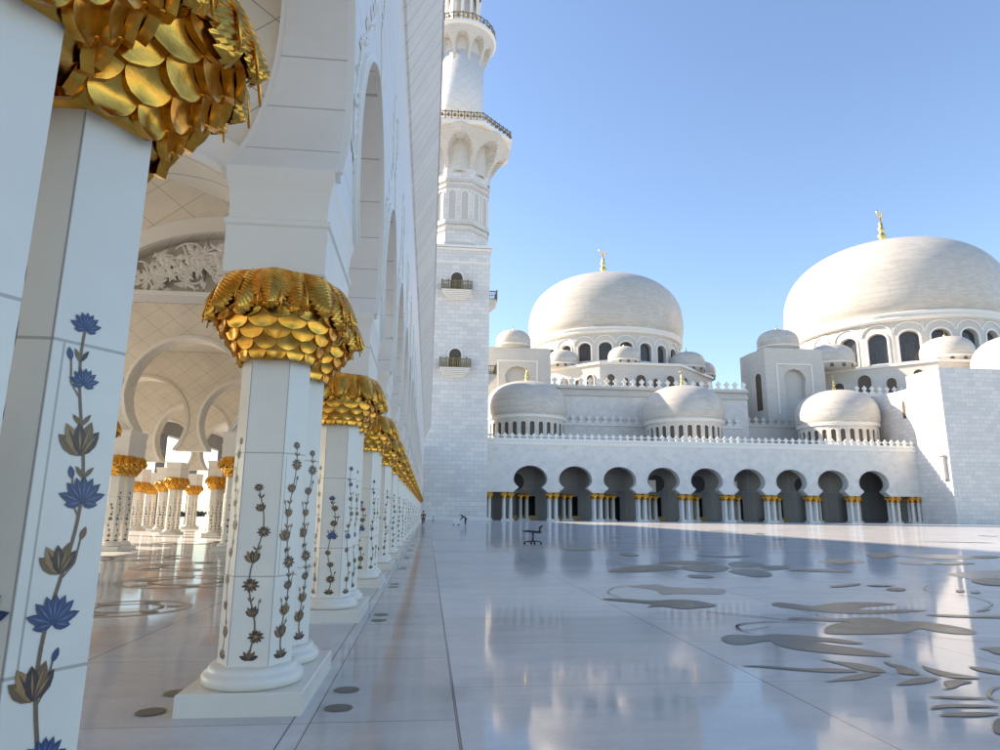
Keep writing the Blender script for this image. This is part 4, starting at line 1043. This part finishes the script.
def skin_body(name, joints, edges, mat, parent, lvl=2):
    me = bpy.data.meshes.new(name); me.from_pydata([j[:3] for j in joints], edges, []); me.update()
    o = bpy.data.objects.new(name, me); COL.objects.link(o); o.parent = parent
    sk = o.modifiers.new('skin', 'SKIN'); sk.use_smooth_shade = True
    if not me.skin_vertices: me.attributes
    for v, j in zip(me.skin_vertices[0].data, joints): v.radius = (j[3], j[4] if len(j) > 4 else j[3]); 
    me.skin_vertices[0].data[0].use_root = True
    sb = o.modifiers.new('sub', 'SUBSURF'); sb.levels = lvl; sb.render_levels = lvl
    me.materials.append(mat); return o
def person(label, x, y, rz, pose, cloth):
    t = thing('person', label, 'person', (x, y, .012), rz)
    if pose == 'walk':
        J = [(0,0,.92,.13,.10),(0,0,1.15,.12,.10),(0,0,1.36,.15,.10),(0,0,1.47,.06,.06),(0,.02,1.60,.085,.10),(0,.01,1.70,.06,.07),
             (.09,0,.86,.09),(.10,.12,.48,.06),(.10,.08,.09,.04),(.10,.20,.04,.04),(-.09,0,.86,.09),(-.10,-.02,.48,.06),(-.10,-.22,.10,.04),(-.10,-.12,.04,.04),
             (.19,0,1.38,.055),(.24,-.06,1.12,.042),(.24,.04,.86,.033),(.24,.07,.77,.03),(-.19,0,1.38,.055),(-.24,.05,1.12,.042),(-.24,.14,.88,.033),(-.24,.17,.80,.03)]
    else:      # bending forward over the cart
        J = [(0,0,.86,.13,.11),(0,.18,1.02,.12,.10),(0,.36,1.12,.15,.10),(0,.46,1.15,.06,.06),(0,.58,1.16,.085,.10),(0,.66,1.15,.06,.07),
             (.09,0,.80,.09),(.11,.06,.45,.06),(.11,-.02,.09,.04),(.11,.11,.04,.04),(-.09,0,.80,.09),(-.11,.10,.45,.06),(-.11,.02,.09,.04),(-.11,.15,.04,.04),
             (.19,.36,1.12,.055),(.24,.44,.88,.042),(.20,.56,.72,.033),(.18,.62,.66,.03),(-.19,.36,1.12,.055),(-.24,.46,.88,.042),(-.20,.58,.74,.033),(-.18,.64,.68,.03)]
    E = [(0,1),(1,2),(2,3),(3,4),(4,5),(0,6),(6,7),(7,8),(8,9),(0,10),(10,11),(11,12),(12,13),(2,14),(14,15),(15,16),(16,17),(2,18),(18,19),(19,20),(20,21)]
    base = len(J)
    for s, w in ((1, 17), (-1, 21)):       # fingers
        hx, hy, hz = J[w][:3]
        for i, (dx, L) in enumerate(((-.03, .07), (-.01, .08), (.01, .078), (.03, .062))):
            J.append((hx+dx*.6, hy+dx*.5+.01, hz-L, .009)); E.append((w, len(J)-1))
        J.append((hx-s*.035, hy+.03, hz-.03, .010)); E.append((w, len(J)-1))
    body = skin_body('body', J, E, M['skin'], t)
    # clothes: trousers and a long jacket as one garment each, a little larger than the body
    cl = [tuple(j[:3]) + tuple(r*1.16 for r in j[3:]) for j in J[:22]]
    top = [0, 1, 2, 14, 15, 16, 18, 19, 20]; mp = {k: i for i, k in enumerate(top)}
    skin_body('jacket', [cl[k] for k in top], [(mp[a], mp[b_]) for a, b_ in E if a in mp and b_ in mp], cloth, t)
    leg = [0, 6, 7, 8, 10, 11, 12]; mp = {k: i for i, k in enumerate(leg)}
    skin_body('trousers', [cl[k] for k in leg], [(mp[a], mp[b_]) for a, b_ in E if a in mp and b_ in mp], M['robe'], t)
    h = J[4]; b = B(); b.lathe([(.0, h[2]+.15), (.06, h[2]+.14), (.10, h[2]+.09), (.112, h[2]+.03), (.105, h[2]-.02), (.09, h[2]-.03)], h[0], h[1]-.015, 16); loc(b, 'hair', M['hair'], t)
    return t
person('person in dark clothes bending beside a white cart near the minaret', 4.75, 86.0, R(80), 'bend', M['navy'])
person('person in black walking along the edge of the column row far away', -.55, 84.0, R(5), 'walk', M['robe'])
ct = thing('cleaning_cart', 'small white cleaning cart in front of the minaret base', 'cart', (3.55, 86.1, .012), 0)
b = B(); levels(b, [(.14, .42, .28), (.18, .45, .30), (.62, .45, .30), (.68, .40, .26)]); loc(b, 'tub', M['whitepaint'], ct)
b = B(); b.tube([(.42, -.2, .6), (.62, -.2, .98), (.62, .2, .98), (.42, .2, .6)], .025, 6); loc(b, 'handle', M['black'], ct)
for x in (-.3, .3):
    for y in (-.25, .25):
        b = B(); b.tube([(x, y-.03, .08), (x, y+.03, .08)], .08, 12, smooth=False); loc(b, 'wheel', M['rubber'], ct)
sg = thing('standing_sign', 'tiny white standing sign by the far end of the column row', 'sign', (.9, 118, .012), 0)
b = B(); b.box(-.45, .45, -.03, .03, .95, 1.75); loc(b, 'panel', M['whitepaint'], sg)
b = B(); b.tube([(0, .05, 0), (0, .05, 1.6)], .04, 8); b.lathe([(.28, 0), (.28, .04), (.05, .07)], 0, .05, 16); loc(b, 'post', M['black'], sg)
# a clipped hedge beyond the open outer side of the arcade
rnd = random.Random(3); b = B()
for i in range(1400):
    x = -60 + rnd.uniform(-1.2, 1.2); y = rnd.uniform(90, 190); z = rnd.uniform(.1, 1.1+.3*math.sin(y*.35))
    a = rnd.uniform(0, PI); s = rnd.uniform(.2, .45); t = rnd.uniform(-.6, .6)
    b.add([(x-s*math.cos(a), y-s*math.sin(a), z), (x+s*math.cos(a)*.3, y+s*math.sin(a)*.3, z-s*.5), (x+s*math.cos(a), y+s*math.sin(a), z+t*s), (x, y, z+s)], [(0, 1, 2, 3)])
b.box(-60.8, -59.2, 90, 190, 0, .9)
tag(b.link('hedge', M['hedge'], None, (-60, 140, 0)), 'dark green hedge seen through the hall beyond its bright open side', 'hedge')

# ------------------------------------------------------------------ light
AZ, EL = R(65), R(28)           # the sun stands ahead and to the left
sd = Vector((-math.sin(AZ)*math.cos(EL), math.cos(AZ)*math.cos(EL), math.sin(EL)))
sun = bpy.data.lights.new('sun', 'SUN'); sun.energy = 5.0; sun.angle = R(0.5); sun.color = (1.0, 0.96, 0.90)
so = bpy.data.objects.new('sun', sun); COL.objects.link(so); so.rotation_euler = sd.to_track_quat('Z', 'Y').to_euler(); so.location = (-40, 60, 60)
w = bpy.data.worlds.new('World'); scene.world = w; w.use_nodes = True
nt = w.node_tree; bg = nt.nodes['Background']
sk = nt.nodes.new('ShaderNodeTexSky'); sk.sky_type = 'NISHITA'; sk.sun_disc = False; sk.sun_elevation = EL; sk.sun_rotation = -AZ
sk.altitude = 0; sk.air_density = 1.15; sk.dust_density = 0.6; sk.ozone_density = 3.5
tn = nt.nodes.new('ShaderNodeMix'); tn.data_type = 'RGBA'; tn.blend_type = 'MULTIPLY'; tn.inputs[0].default_value = 1; tn.inputs[7].default_value = (0.81, 0.94, 1.09, 1)
nt.links.new(sk.outputs[0], tn.inputs[6]); nt.links.new(tn.outputs[2], bg.inputs[0]); bg.inputs[1].default_value = 0.15
scene.view_settings.view_transform = 'Standard'; scene.view_settings.look = 'None'; scene.view_settings.exposure = 1.05; scene.view_settings.gamma = 1.0
scene.view_settings.use_curve_mapping = False
scene.view_settings.use_white_balance = True; scene.view_settings.white_balance_temperature = 8100; scene.view_settings.white_balance_tint = 15
scene.cycles.max_bounces = 10; scene.cycles.diffuse_bounces = 5; scene.cycles.glossy_bounces = 4
scene.cycles.use_denoising = True
scene.cycles.sample_clamp_indirect = 8

# ------------------------------------------------------------------ camera
cam = bpy.data.cameras.new('camera'); cam.lens = 670*36/1000; cam.sensor_width = 36; cam.sensor_fit = 'HORIZONTAL'; cam.clip_start = 0.05; cam.clip_end = 4000
co = bpy.data.objects.new('camera', cam); COL.objects.link(co)
Rw = CAMROT
co.matrix_world = Matrix(((Rw[0][0], Rw[0][1], -Rw[0][2], 0), (Rw[1][0], Rw[1][1], -Rw[1][2], 0), (Rw[2][0], Rw[2][1], -Rw[2][2], 1.6), (0, 0, 0, 1)))
scene.camera = co
